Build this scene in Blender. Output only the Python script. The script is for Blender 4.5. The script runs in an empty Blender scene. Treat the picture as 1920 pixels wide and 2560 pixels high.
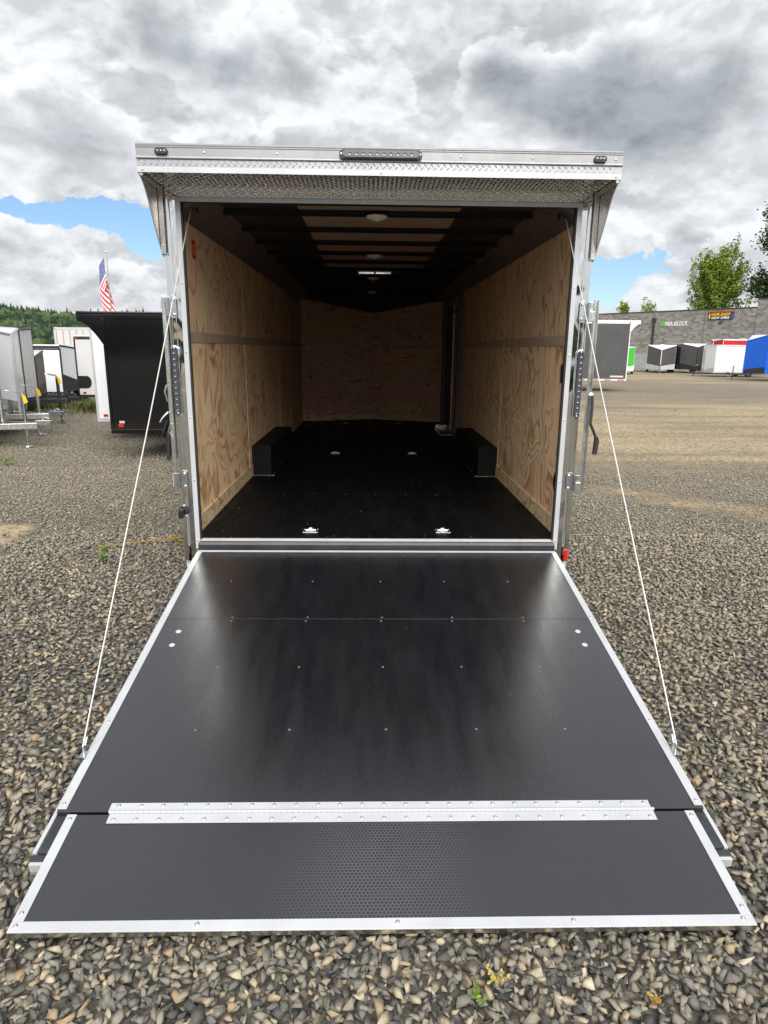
import bpy, bmesh, math, random
import numpy as np
from mathutils import Vector, Matrix

random.seed(7)
rng = np.random.default_rng(7)
scene = bpy.context.scene
COL = scene.collection
pi = math.pi

# ------------------------------------------------------------------ camera
FZ = 0.505                                    # height of the trailer's floor
cam_data = bpy.data.cameras.new("camera")
cam = bpy.data.objects.new("camera", cam_data)
COL.objects.link(cam)
PITCH, YAW, ROLL = 0.2429, 0.0241, 0.010
_f0 = Vector((math.sin(YAW), math.cos(YAW), 0)); _r0 = Vector((math.cos(YAW), -math.sin(YAW), 0)); _u0 = Vector((0, 0, 1))
_fw = _f0 * math.cos(PITCH) - _u0 * math.sin(PITCH)
_up = _u0 * math.cos(PITCH) + _f0 * math.sin(PITCH)
_r = _r0 * math.cos(ROLL) + _up * math.sin(ROLL)
_u = _up * math.cos(ROLL) - _r0 * math.sin(ROLL)
cm = Matrix((( _r.x, _u.x, -_fw.x, -0.0595), (_r.y, _u.y, -_fw.y, -4.1477), (_r.z, _u.z, -_fw.z, 1.72), (0, 0, 0, 1)))
cam.matrix_world = cm
cam_data.sensor_fit = 'VERTICAL'
cam_data.sensor_height = 24.0
cam_data.lens = 24.0 * 1633.28 / 2560.0
cam_data.clip_start = 0.05
cam_data.clip_end = 5000
scene.camera = cam
scene.render.resolution_x, scene.render.resolution_y = 768, 1024

# ------------------------------------------------------------------ look
scene.view_settings.view_transform = 'Standard'
scene.view_settings.look = 'None'
scene.view_settings.gamma = 1.0
scene.view_settings.use_curve_mapping = False
scene.view_settings.exposure = 0.65
try:
    scene.cycles.use_denoising = True
    scene.cycles.max_bounces = 10
    scene.cycles.diffuse_bounces = 8
    scene.cycles.glossy_bounces = 4
    scene.cycles.sample_clamp_indirect = 6.0
except Exception:
    pass

SUN_EL, SUN_AZ = math.radians(42), math.radians(172)     # azimuth clockwise from +Y: behind the camera, a little to the left

# ------------------------------------------------------------------ node helpers
class NT:
    def __init__(s, tree): s.t = tree
    def n(s, typ, **kw):
        nd = s.t.nodes.new(typ)
        for k, v in kw.items():
            if hasattr(nd, k): setattr(nd, k, v)
            else: raise AttributeError(typ + ' ' + k)
        return nd
    def put(s, sock, v):
        if v is None: return
        if isinstance(v, bpy.types.NodeSocket): s.t.links.new(v, sock)
        else: sock.default_value = v
    def m(s, op, a, b=None, c=None, clamp=False):
        nd = s.n('ShaderNodeMath', operation=op, use_clamp=clamp)
        for i, v in enumerate((a, b, c)): s.put(nd.inputs[i], v)
        return nd.outputs[0]
    def vm(s, op, a, b=None, sc=None):
        nd = s.n('ShaderNodeVectorMath', operation=op)
        s.put(nd.inputs[0], a)
        if b is not None: s.put(nd.inputs[1], b)
        if sc is not None: s.put(nd.inputs[3], sc)
        return nd.outputs[1] if op in ('LENGTH', 'DOT_PRODUCT', 'DISTANCE') else nd.outputs[0]
    def noise(s, vec, scale, detail=4, rough=.5, dist=0, lac=2.0):
        nd = s.n('ShaderNodeTexNoise')
        s.put(nd.inputs['Vector'], vec); nd.inputs['Scale'].default_value = scale
        nd.inputs['Detail'].default_value = detail; nd.inputs['Roughness'].default_value = rough
        nd.inputs['Distortion'].default_value = dist; nd.inputs['Lacunarity'].default_value = lac
        return nd.outputs['Fac']
    def voro(s, vec, scale, feature='F1', out='Distance', rnd=1):
        nd = s.n('ShaderNodeTexVoronoi', feature=feature)
        s.put(nd.inputs['Vector'], vec); nd.inputs['Scale'].default_value = scale
        nd.inputs['Randomness'].default_value = rnd
        return nd.outputs[out]
    def ramp(s, fac, stops, interp='LINEAR'):
        nd = s.n('ShaderNodeValToRGB'); cr = nd.color_ramp; cr.interpolation = interp
        while len(cr.elements) < len(stops): cr.elements.new(.5)
        for e, (p, c) in zip(cr.elements, stops):
            e.position = p
            e.color = (c, c, c, 1) if isinstance(c, (int, float)) else (c[0], c[1], c[2], 1)
        s.put(nd.inputs[0], fac)
        return nd.outputs[0]
    def smooth(s, v, a, b, o0=0., o1=1.):
        nd = s.n('ShaderNodeMapRange', interpolation_type='SMOOTHSTEP')
        s.put(nd.inputs[0], v); nd.inputs[1].default_value = a; nd.inputs[2].default_value = b
        nd.inputs[3].default_value = o0; nd.inputs[4].default_value = o1
        return nd.outputs[0]
    def mix(s, fac, a, b, blend='MIX'):
        nd = s.n('ShaderNodeMix', data_type='RGBA', blend_type=blend)
        s.put(nd.inputs[0], fac)
        for i, v in ((6, a), (7, b)):
            if isinstance(v, tuple) and len(v) == 3: v = (*v, 1)
            s.put(nd.inputs[i], v)
        return nd.outputs[2]
    def mapping(s, vec, scale=(1, 1, 1), rot=(0, 0, 0), loc=(0, 0, 0)):
        nd = s.n('ShaderNodeMapping'); s.put(nd.inputs[0], vec)
        nd.inputs['Scale'].default_value = scale; nd.inputs['Rotation'].default_value = rot; nd.inputs['Location'].default_value = loc
        return nd.outputs[0]
    def comb(s, x, y, z):
        nd = s.n('ShaderNodeCombineXYZ')
        for i, v in enumerate((x, y, z)): s.put(nd.inputs[i], v)
        return nd.outputs[0]
    def sep(s, v):
        nd = s.n('ShaderNodeSeparateXYZ'); s.put(nd.inputs[0], v)
        return nd.outputs
    def bump(s, h, strength=.3, dist=.01):
        nd = s.n('ShaderNodeBump'); nd.inputs['Strength'].default_value = strength
        nd.inputs['Distance'].default_value = dist; s.put(nd.inputs['Height'], h)
        return nd.outputs[0]

# ------------------------------------------------------------------ sky: daylight sky behind broken cumulus
world = bpy.data.worlds.new("World"); scene.world = world; world.use_nodes = True
wt = world.node_tree
for nd in list(wt.nodes): wt.nodes.remove(nd)
w = NT(wt)
w_out = w.n('ShaderNodeOutputWorld'); w_bg = w.n('ShaderNodeBackground'); w_bg.inputs[1].default_value = 0.1
wt.links.new(w_bg.outputs[0], w_out.inputs[0])
sky = w.n('ShaderNodeTexSky', sky_type='NISHITA', sun_disc=False)
sky.sun_elevation = SUN_EL; sky.sun_rotation = SUN_AZ
sky.air_density = 1.0; sky.dust_density = 0.6; sky.ozone_density = 1.6
tc = w.n('ShaderNodeTexCoord')
dirv = w.vm('NORMALIZE', tc.outputs['Generated'])
dx, dy, dz = w.sep(dirv)
pl = w.vm('MULTIPLY', dirv, (1.0, 1.0, 1.75))
warp = w.n('ShaderNodeTexNoise'); w.put(warp.inputs['Vector'], pl); warp.inputs['Scale'].default_value = 5.0; warp.inputs['Detail'].default_value = 4
wv = w.vm('SCALE', w.vm('SUBTRACT', warp.outputs['Color'], (0.5, 0.5, 0.5)), sc=0.07)
plw = w.vm('ADD', pl, wv)
n_big = w.noise(plw, 3.6, 3, .5)
n_fine = w.noise(plw, 8.5, 9, .55)
# cumulus relief: the same noise a little higher up, towards the light
n_up = w.noise(w.vm('ADD', plw, (0.0, 0.0, 0.035)), 8.5, 5, .55)
bil = w.m('ABSOLUTE', w.m('SUBTRACT', w.m('MULTIPLY', w.noise(plw, 13.0, 5, .5), 2.0), 1.0))     # billows
bil_up = w.m('ABSOLUTE', w.m('SUBTRACT', w.m('MULTIPLY', w.noise(w.vm('ADD', plw, (0.0, 0.0, 0.022)), 13.0, 4, .5), 2.0), 1.0))
az = w.m('ARCTAN2', dx, dy); el = w.m('ARCSINE', dz)
bn = w.noise(dirv, 7.0, 6, .6)
bn2 = w.noise(w.vm('ADD', dirv, (3.1, 1.7, 5.2)), 7.0, 6, .6)
azw = w.m('ADD', az, w.m('MULTIPLY', w.m('SUBTRACT', bn, .5), .20))
elw = w.m('ADD', el, w.m('MULTIPLY', w.m('SUBTRACT', bn2, .5), .13))
def blob(a0, e0, sa, se, amt):
    u = w.m('MULTIPLY', w.m('SUBTRACT', azw, a0), 1 / sa); v = w.m('MULTIPLY', w.m('SUBTRACT', elw, e0), 1 / se)
    g = w.m('EXPONENT', w.m('MULTIPLY', w.m('ADD', w.m('MULTIPLY', u, u), w.m('MULTIPLY', v, v)), -1.0))
    return w.m('MULTIPLY', g, amt)
def total(lst):
    acc = lst[0]
    for q in lst[1:]: acc = w.m('ADD', acc, q)
    return acc
thick = total([blob(0.25, 0.335, .12, .05, .55), blob(0.38, 0.285, .14, .05, .62), blob(0.16, 0.345, .05, .035, .35),
               blob(-0.42, 0.245, .10, .05, .50), blob(-0.33, 0.215, .06, .025, .30), blob(-0.28, 0.372, .05, .035, .45), blob(-0.11, 0.35, .05, .03, .40),
               blob(0.03, 0.34, .04, .03, .20), blob(0.40, 0.20, .07, .03, .20), blob(-0.20, 0.345, .03, .02, .35)])
holes = total([blob(-0.36, 0.163, .10, .019, 1.25), blob(-0.300, 0.140, .045, .019, 1.0), blob(0.345, 0.114, .06, .016, 1.25),
               blob(0.33, 0.088, .09, .010, .55), blob(-0.47, 0.172, .05, .012, .5)])
bright = total([blob(0.095, 0.365, .04, .05, .5), blob(-0.05, 0.29, .07, .02, .4), blob(0.20, 0.41, .07, .02, .6), blob(-0.39, 0.30, .05, .025, .35), blob(-0.16, 0.41, .10, .02, .25)])
puff = w.m('SUBTRACT', 1.0, bil)
dens = w.m('ADD', w.m('ADD', w.m('MULTIPLY', n_big, .45), w.m('MULTIPLY', n_fine, .55)), w.m('MULTIPLY', puff, .16))
cover = w.m('SUBTRACT', w.m('ADD', dens, .30), w.m('MULTIPLY', holes, .62))
alpha = w.smooth(cover, .66, .75)
body = w.m('SUBTRACT', w.m('ADD', dens, w.m('MULTIPLY', thick, .42)), w.m('MULTIPLY', bright, .30))
relief = w.m('ADD', w.m('MULTIPLY', w.m('SUBTRACT', n_fine, n_up), 1.5), w.m('MULTIPLY', w.m('SUBTRACT', bil_up, bil), .55))
back = w.mix(w.smooth(w.noise(plw, 5.5, 6, .5), .35, .68), (5.7, 5.85, 6.05), (3.9, 4.1, 4.35))
front = w.mix(w.smooth(body, .66, .98), (5.45, 5.6, 5.8), (2.45, 2.68, 2.95))
cl_col = w.mix(w.smooth(body, .63, .685), back, front)
gain = w.m('ADD', 1.0, relief); gain = w.m('MINIMUM', w.m('MAXIMUM', gain, .80), 1.16)
cl_col = w.vm('SCALE', cl_col, sc=gain)
low = w.smooth(el, -.02, .13, 1.0, 0.0)
cl_col = w.mix(w.m('MULTIPLY', low, .35), cl_col, (4.7, 4.85, 5.1))
sky_col = w.vm('MULTIPLY', sky.outputs[0], (.70, .80, .90))
final = w.mix(alpha, sky_col, cl_col)
wt.links.new(final, w_bg.inputs[0])
try: world.cycles.sampling_method = 'MANUAL'; world.cycles.sample_map_resolution = 1024
except Exception: pass

# ------------------------------------------------------------------ sun, veiled by cloud
sd = bpy.data.lights.new("sun", 'SUN'); sd.energy = 3.2; sd.angle = math.radians(58); sd.color = (1.0, 0.96, 0.9)
sun = bpy.data.objects.new("sun", sd); COL.objects.link(sun)
_sdir = Vector((math.sin(SUN_AZ) * math.cos(SUN_EL), math.cos(SUN_AZ) * math.cos(SUN_EL), math.sin(SUN_EL)))
sun.rotation_euler = _sdir.to_track_quat('Z', 'Y').to_euler()
sun.location = (0, -10, 20)

# ------------------------------------------------------------------ mesh helpers
class MB:
    """collects shapes; build() links them as one mesh object"""
    def __init__(s): s.v = []; s.f = []
    def add(s, vs, fs):
        o = len(s.v); s.v += [tuple(q) for q in vs]; s.f += [tuple(i + o for i in q) for q in fs]; return s
    def box(s, x0, x1, y0, y1, z0, z1):
        x0, x1 = min(x0, x1), max(x0, x1); y0, y1 = min(y0, y1), max(y0, y1); z0, z1 = min(z0, z1), max(z0, z1)
        return s.add([(x0, y0, z0), (x1, y0, z0), (x1, y1, z0), (x0, y1, z0), (x0, y0, z1), (x1, y0, z1), (x1, y1, z1), (x0, y1, z1)],
                     [(3, 2, 1, 0), (4, 5, 6, 7), (0, 1, 5, 4), (1, 2, 6, 5), (2, 3, 7, 6), (3, 0, 4, 7)])
    def prism(s, poly, ext):
        """closed planar polygon (3-D points, any winding) pushed along ext"""
        e = Vector(ext); n = len(poly); P = [Vector(p) for p in poly]
        nrm = Vector((0, 0, 0))
        for i in range(n): nrm += P[i].cross(P[(i + 1) % n])
        if nrm.dot(e) > 0: P.reverse()
        vs = [tuple(p) for p in P] + [tuple(p + e) for p in P]
        fs = [tuple(range(n)), tuple(range(2 * n - 1, n - 1, -1))]
        for i in range(n):
            j = (i + 1) % n; fs.append((j, i, i + n, j + n))
        return s.add(vs, fs)
    def tube(s, path, r, n=8, caps=True):
        P = [Vector(p) for p in path]; R = r if isinstance(r, (list, tuple)) else [r] * len(P)
        vs = []; fs = []
        ref = None
        for i, p in enumerate(P):
            t = (P[min(i + 1, len(P) - 1)] - P[max(i - 1, 0)]).normalized()
            if ref is None:
                ref = Vector((0, 0, 1)) if abs(t.z) < .9 else Vector((1, 0, 0))
            a = t.cross(ref).normalized(); b = t.cross(a).normalized(); ref = -b if False else ref
            for k in range(n):
                q = 2 * pi * k / n
                vs.append(tuple(p + (a * math.cos(q) + b * math.sin(q)) * R[i]))
        for i in range(len(P) - 1):
            for k in range(n):
                k2 = (k + 1) % n
                fs.append((i * n + k, i * n + k2, (i + 1) * n + k2, (i + 1) * n + k))
        if caps:
            fs.append(tuple(range(n - 1, -1, -1))); o = (len(P) - 1) * n; fs.append(tuple(range(o, o + n)))
        return s.add(vs, fs)
    def lathe(s, c, axis, prof, n=16):
        """prof: (radius, height) pairs along axis from c"""
        ax = Vector(axis).normalized(); ref = Vector((0, 0, 1)) if abs(ax.z) < .9 else Vector((1, 0, 0))
        a = ax.cross(ref).normalized(); b = ax.cross(a); c = Vector(c); vs = []; fs = []
        for (r, h) in prof:
            for k in range(n):
                q = 2 * pi * k / n; vs.append(tuple(c + ax * h + (a * math.cos(q) + b * math.sin(q)) * max(r, 1e-5)))
        for i in range(len(prof) - 1):
            for k in range(n):
                k2 = (k + 1) % n; fs.append((i * n + k, (i + 1) * n + k, (i + 1) * n + k2, i * n + k2))
        fs.append(tuple(range(n))); o = (len(prof) - 1) * n; fs.append(tuple(range(o + n - 1, o - 1, -1)))
        return s.add(vs, fs)
    def mesh(s, name, smooth=False, mat=None):
        me = bpy.data.meshes.new(name); me.from_pydata(s.v, [], s.f)
        bm = bmesh.new(); bm.from_mesh(me); bmesh.ops.recalc_face_normals(bm, faces=bm.faces)
        bm.to_mesh(me); bm.free()
        if smooth:
            me.polygons.foreach_set('use_smooth', [True] * len(me.polygons))
            try: me.set_sharp_from_angle(angle=math.radians(40))
            except Exception: pass
        if mat is not None: me.materials.append(mat)
        me.update()
        return me
    def build(s, name, mat, parent=None, smooth=False, bevel=0, seg=2, kind=None, label=None):
        o = bpy.data.objects.new(name, s.mesh(name, smooth, mat)); COL.objects.link(o)
        if parent is not None: o.parent = parent
        if bevel:
            md = o.modifiers.new('edge', 'BEVEL'); md.width = bevel; md.segments = seg; md.limit_method = 'ANGLE'; md.angle_limit = math.radians(35)
        if kind: o['kind'] = kind
        if label: o['label'] = label
        return o

def box(name, b, mat, parent=None, bevel=0, **kw):
    return MB().box(*b).build(name, mat, parent, bevel=bevel, **kw)
def link(name, me, parent=None, loc=(0, 0, 0), rot=(0, 0, 0), sc=(1, 1, 1)):
    o = bpy.data.objects.new(name, me); COL.objects.link(o); o.parent = parent
    o.location = loc; o.rotation_euler = rot; o.scale = sc
    return o
def tag(o, label=None, cat=None, group=None, kind=None):
    if label: o['label'] = label
    if cat: o['category'] = cat
    if group: o['group'] = group
    if kind: o['kind'] = kind
    return o
def empty(name, loc=(0, 0, 0), rz=0):
    o = bpy.data.objects.new(name, None); COL.objects.link(o); o.location = loc; o.rotation_euler = (0, 0, rz); o.empty_display_size = .2
    return o

# ------------------------------------------------------------------ materials
def material(name):
    m = bpy.data.materials.new(name); m.use_nodes = True
    t = NT(m.node_tree); b = m.node_tree.nodes['Principled BSDF']
    return m, t, b
def coords(t, kind='Object'):
    return t.n('ShaderNodeTexCoord').outputs[kind]
def worldpos(t):
    return t.n('ShaderNodeNewGeometry').outputs['Position']

def paint(name, col, rough=.3, metal=0, var=.06, coat=0., scale=3, bump=0., spec=.5):
    """plain finish with a little dirt and unevenness"""
    m, t, b = material(name)
    co = coords(t)
    n = t.noise(co, scale, 6, .6)
    c = t.mix(t.smooth(n, .3, .75), tuple(min(1, q * (1 + var)) for q in col), tuple(q * (1 - 2 * var) for q in col))
    t.put(b.inputs['Base Color'], c)
    t.put(b.inputs['Roughness'], t.smooth(t.noise(co, scale * 4, 4, .6), .25, .8, max(.02, rough * .8), min(1, rough * 1.25)))
    b.inputs['Metallic'].default_value = metal; b.inputs['Coat Weight'].default_value = coat
    b.inputs['Specular IOR Level'].default_value = spec
    b.inputs['Coat Weight'].default_value = 0.55 if spec > .5 else 0.; b.inputs['Coat Roughness'].default_value = rough * .85
    if bump:
        t.put(b.inputs['Normal'], t.bump(t.noise(co, scale * 30, 3, .6), bump, .002))
    return m

def make_polished(name, col, rough, wave, wscale=6.0, dirt=.2):
    """bright sheet metal that is never quite flat"""
    m, t, b = material(name); co = coords(t)
    b.inputs['Metallic'].default_value = 1.0
    n = t.noise(co, 9, 5, .6)
    t.put(b.inputs['Base Color'], t.mix(t.smooth(n, .35, .8, 0, dirt), col, tuple(q * .6 for q in col)))
    t.put(b.inputs['Roughness'], t.smooth(n, .3, .8, rough * .7, rough * 1.6))
    t.put(b.inputs['Normal'], t.bump(t.noise(t.mapping(co, (1, 1, .45)), wscale, 2, .4), wave, .02))
    return m

def make_ply(name, light, dark, freq, stretch=(2.6, 2.6, 1.0), horiz=False, dens=11.0, w0=.50):
    """rotary-cut fir plywood: contour bands of slow noise, darker late wood lines, small knots"""
    m, t, b = material(name)
    co = coords(t); oi = t.n('ShaderNodeObjectInfo')
    rnd = t.m('MULTIPLY', oi.outputs['Random'], 37.0)
    co = t.vm('ADD', co, t.comb(rnd, rnd, rnd))
    sc = (1.0, 1.0, 2.6) if horiz else stretch
    mp = t.mapping(co, sc)
    slow = t.noise(mp, freq, 1.8, .40, .9)
    bands = t.m('FRACT', t.m('MULTIPLY', slow, dens))
    line = t.m('ADD', t.smooth(bands, w0, .94), t.m('MULTIPLY', t.smooth(bands, .94, 1.0), -1.0))
    patch = t.smooth(t.noise(mp, freq * .8, 2, .5), .38, .62)
    line = t.m('MULTIPLY', line, t.m('ADD', .55, t.m('MULTIPLY', patch, .45)))
    grain = t.noise(t.mapping(co, (60, 60, 2.2) if not horiz else (2.2, 2.2, 60)), 2.0, 5, .6)
    fine = t.smooth(grain, .3, .75)
    c = t.mix(t.m('MULTIPLY', line, .95), light, dark)
    c = t.mix(t.m('MULTIPLY', fine, .08), c, tuple(q * .55 for q in dark))
    blot = t.noise(co, 1.7, 3, .5)
    c = t.mix(t.smooth(blot, .42, .72, 0, .22), c, (light[0] * .86, light[1] * .74, light[2] * .62))
    kd = t.voro(t.mapping(co, (1, 1, .55)), 2.2)
    kn = t.smooth(kd, .012, .032, 1.0, 0.0)
    c = t.mix(t.m('MULTIPLY', kn, .8), c, (.14, .055, .025))
    strip = t.voro(t.mapping(co, (3.2, 3.2, .001) if not horiz else (.001, .001, 3.2)), 1.0, out='Color')
    c = t.mix(.07, c, t.vm('MULTIPLY', c, strip), 'MIX')
    t.put(b.inputs['Base Color'], c)
    b.inputs['Roughness'].default_value = .62
    b.inputs['Specular IOR Level'].default_value = .3
    t.put(b.inputs['Normal'], t.bump(t.m('ADD', line, t.m('MULTIPLY', grain, .5)), .12, .002))
    return m

def make_phenolic(name, hexa=False, scuff=.5, base=.0065, rough=.275, spec=.9):
    """black phenolic-faced plywood: fine mesh print, satin sheen, pale scuffs"""
    m, t, b = material(name)
    co = coords(t)
    x, y, z = t.sep(co)
    wear = t.noise(co, 3.2, 6, .62)
    streak = t.noise(t.mapping(co, (14, 2.2, 1)), 1.0, 5, .62)
    sc1 = t.smooth(t.noise(t.mapping(co, (30, 4, 1), rot=(0, 0, .12)), 1.2, 6, .7), .62, .86)
    sc2 = t.smooth(t.noise(t.mapping(co, (4, 26, 1), rot=(0, 0, -.2)), 1.2, 6, .7), .66, .9)
    smear = t.m('MULTIPLY', t.m('ADD', sc1, sc2, clamp=True), t.smooth(t.noise(co, 2.0, 4, .6), .42, .66))
    c = t.mix(t.smooth(wear, .35, .75), (base * .85, base * .95, base * 1.3), (base * 1.3, base * 1.45, base * 1.9))
    c = t.mix(t.m('MULTIPLY', smear, .16 * scuff), c, (.42, .42, .43))
    dots = t.smooth(t.voro(co, 26), .012, .03, 1, 0)
    dots = t.m('MULTIPLY', dots, t.smooth(t.noise(co, 5, 2), .5, .62))
    c = t.mix(t.m('MULTIPLY', dots, .35 * scuff), c, (.4, .38, .35))
    rgh = t.smooth(streak, .25, .8, rough * .82, rough * 1.35)
    # honeycomb print: distance to the nearest centre of two interleaved lattices
    s = 1 / .0128
    px = t.m('MULTIPLY', x, s); py = t.m('MULTIPLY', y, s)
    def cell(ox, oy):
        ax = t.m('SUBTRACT', t.m('FLOORED_MODULO', t.m('ADD', px, ox), 1.0), .5)
        ay = t.m('SUBTRACT', t.m('FLOORED_MODULO', t.m('ADD', py, oy), 1.7320508), .8660254)
        ax = t.m('ABSOLUTE', ax); ay = t.m('ABSOLUTE', ay)
        return t.m('MAXIMUM', ax, t.m('ADD', t.m('MULTIPLY', ax, .5), t.m('MULTIPLY', ay, .8660254)))
    hd = t.m('MINIMUM', cell(0, 0), cell(.5, .8660254))
    hl = t.smooth(hd, .38, .47)
    if hexa:
        dust = t.m('MULTIPLY', t.smooth(t.m('ABSOLUTE', t.m('ADD', x, .02)), .03, .42, 1, 0), t.smooth(t.noise(co, 3.5, 4, .6), .28, .6, .45, 1))
        dust = t.m('ADD', t.m('MULTIPLY', dust, .20), .016)
        c = t.mix(t.m('MULTIPLY', hl, dust), c, (.42, .43, .45))
    t.put(b.inputs['Base Color'], c)
    t.put(b.inputs['Roughness'], t.m('ADD', rgh, t.m('MULTIPLY', hl, .06)))
    b.inputs['Specular IOR Level'].default_value = spec
    b.inputs['Coat Weight'].default_value = 0.55 if spec > .5 else 0.; b.inputs['Coat Roughness'].default_value = rough * .85
    t.put(b.inputs['Normal'], t.bump(t.m('ADD', t.m('MULTIPLY', hl, .6), t.noise(co, 240, 2, .5)), .035 if hexa else .035, .0012))
    return m

M = {}
M['white_alu'] = paint('white aluminium trim', (.50, .515, .54), .34, .15, .05, scale=5)
M['mill_alu'] = paint('mill finish aluminium', (.80, .80, .79), .28, 1, .06, scale=7)
M['fascia'] = paint('brushed aluminium fascia', (.285, .29, .305), .34, .3, .04, scale=4)
M['polished'] = make_polished('polished stainless', (.80, .80, .79), .06, 1.0, 5.5)
M['tread'] = make_polished('tread plate aluminium', (.66, .65, .63), .10, .25, 14)
M['tread_front'] = paint('dull tread strip', (.36, .37, .39), .30, .35, .05, scale=6)
M['wing'] = make_polished('bare aluminium wing', (.58, .55, .51), .20, .35, 5)
M['zinc'] = paint('zinc plated steel', (.52, .55, .58), .30, 1, .10, scale=20)
M['galv'] = paint('galvanised tube', (.66, .67, .65), .30, 1, .10, scale=14)
M['screw'] = paint('screw steel', (.62, .63, .63), .3, 1, .05, scale=40)
M['dull_screw'] = paint('dull screw', (.20, .20, .205), .45, .7, .1, scale=40)
M['rubber'] = paint('black rubber', (.018, .018, .018), .7, 0, .1, scale=8)
M['black_plastic'] = paint('black plastic', (.014, .014, .015), .33, 0, .1, scale=12)
M['black_steel'] = paint('black painted steel', (.022, .023, .026), .38, 0, .2, scale=9, bump=.1)
M['frame_grey'] = paint('dark ramp frame', (.030, .033, .038), .5, 0, .2, scale=10, bump=.15)
M['ply_low'] = make_ply('plywood', (.94, .70, .44), (.49, .235, .095), 1.0, (1, 3.1, 1.9), dens=8.0, w0=.36)
M['ply_up'] = make_ply('plywood darker', (.84, .60, .38), (.36, .17, .07), 1.0, (1, 3.0, 1.6), dens=8, w0=.62)  # darker tone and thinner lines than the lower sheets
M['ply_front'] = make_ply('plywood front', (.76, .51, .33), (.34, .16, .08), 3.4, horiz=True, dens=8)
M['ply_base'] = make_ply('plywood base strip', (.76, .60, .37), (.42, .25, .09), 1.0, (1, 2.4, 5.5), dens=8)
M['seam_strip'] = paint('wall joint strip', (.50, .365, .275), .55, 0, .08, scale=6)
M['brown_rail'] = paint('brown cove strip', (.125, .095, .085), .55, 0, .1, scale=5)
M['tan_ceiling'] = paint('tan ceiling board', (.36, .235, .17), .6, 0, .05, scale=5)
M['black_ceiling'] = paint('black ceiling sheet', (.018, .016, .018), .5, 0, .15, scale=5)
M['bow'] = paint('black roof bow', (.005, .0045, .005), .65, 0, .1, scale=5, spec=.2)
M['phenolic'] = make_phenolic('black phenolic ramp', False, 2.2)
M['phenolic_hex'] = make_phenolic('black phenolic flap', True, .3)
M['phenolic_floor'] = make_phenolic('black phenolic floor', False, .15, .0025, .5, .15)
M['wheelbox'] = paint('black wheel box paint', (.005, .005, .005), .6, 0, .15, scale=10, spec=.2)
M['white_plastic'] = paint('white plastic', (.72, .70, .64), .4, 0, .03)
M['orange'] = paint('orange sticker', (.95, .13, .02), .5, 0, .04)
M['sticker_ink'] = paint('sticker ink', (.10, .02, .015), .6, 0, .02)
M['tyre'] = paint('tyre rubber', (.022, .022, .022), .75, 0, .15, scale=12, bump=.2)
M['rim'] = paint('wheel rim', (.62, .63, .64), .3, .8, .06)
M['red_lens'] = paint('red lens', (.55, .012, .01), .12, 0, .05)
M['amber_lens'] = paint('smoked lens', (.06, .055, .06), .12, 0, .05)
M['clear_lens'] = paint('smoked clear lens', (.05, .053, .065), .1, 0, .05)
M['led'] = paint('led reflector', (.16, .17, .20), .15, .6, .05)
M['white_paint'] = paint('white trailer skin', (.72, .74, .77), .22, 0, .025, coat=.3, scale=1.5)
M['char_paint'] = paint('charcoal trailer skin', (.075, .075, .078), .28, 0, .05, coat=.3, scale=1.5)
M['black_paint'] = paint('black trailer skin', (.006, .006, .007), .08, 0, .1, coat=0, scale=1.5, spec=.42)
M['grey_paint'] = paint('light grey trailer skin', (.56, .56, .56), .3, 0, .03, coat=.2, scale=1.5)
M['green_paint'] = paint('green trailer skin', (.05, .42, .035), .25, 0, .04, coat=.4, scale=1.5)
M['blue_paint'] = paint('blue trailer skin', (.006, .10, .55), .25, 0, .04, coat=.4, scale=1.5)
M['red_paint'] = paint('red trailer skin', (.50, .015, .02), .25, 0, .04, coat=.4, scale=1.5)
M['tag_yellow'] = paint('yellow tag', (.80, .50, .02), .5, 0, .05)
M['cable'] = paint('coated steel cable', (.62, .62, .60), .4, .2, .05, scale=30)

def vent_mat():
    m, t, b = material('translucent vent lid')
    b.inputs['Base Color'].default_value = (.85, .86, .88, 1); b.inputs['Roughness'].default_value = .5
    b.inputs['Transmission Weight'].default_value = .75; b.inputs['IOR'].default_value = 1.05
    return m
M['vent_lid'] = vent_mat()

# ------------------------------------------------------------------ the ground
def stone_ramp(t, fac):
    return t.ramp(fac, [(0.0, (.050, .049, .045)), (.14, (.098, .096, .088)), (.30, (.175, .170, .148)), (.46, (.270, .250, .205)), (.58, (.135, .134, .128)),
                        (.70, (.33, .295, .225)), (.80, (.20, .178, .140)), (.89, (.43, .37, .265)), (.955, (.33, .235, .135)), (1.0, (.54, .485, .37))])
m, t, b = material('gravel stone')
geo = t.n('ShaderNodeNewGeometry'); pos = geo.outputs['Position']
c = stone_ramp(t, geo.outputs['Random Per Island'])
n = t.noise(pos, 120, 4, .65); n2 = t.noise(pos, 22, 3, .6)
c = t.mix(t.smooth(n, .3, .72, 0, .45), c, t.vm('MULTIPLY', c, (.55, .53, .50)))
c = t.mix(t.smooth(n2, .50, .70, 0, .18), c, (.25, .22, .165))
Xs, Ys, Zs = t.sep(pos)
dusty = t.m('MULTIPLY', t.smooth(t.noise(pos, .75, 5, .6), .42, .66), t.smooth(Xs, .9, 2.2))
c = t.mix(t.m('MULTIPLY', dusty, .38), c, (.33, .29, .205))
older = t.m('MULTIPLY', t.smooth(Ys, -1.2, 5.0), t.smooth(t.noise(pos, 2.2, 5, .65), .25, .62, .35, 1.0))     # older stone away from the ramp is coated with road dust
c = t.mix(t.m('MULTIPLY', older, .60), c, (.40, .355, .275))
t.put(b.inputs['Base Color'], c); b.inputs['Roughness'].default_value = .82; b.inputs['Specular IOR Level'].default_value = .3
t.put(b.inputs['Normal'], t.bump(t.noise(pos, 260, 3, .6), .35, .003))
M['stone'] = m

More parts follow.
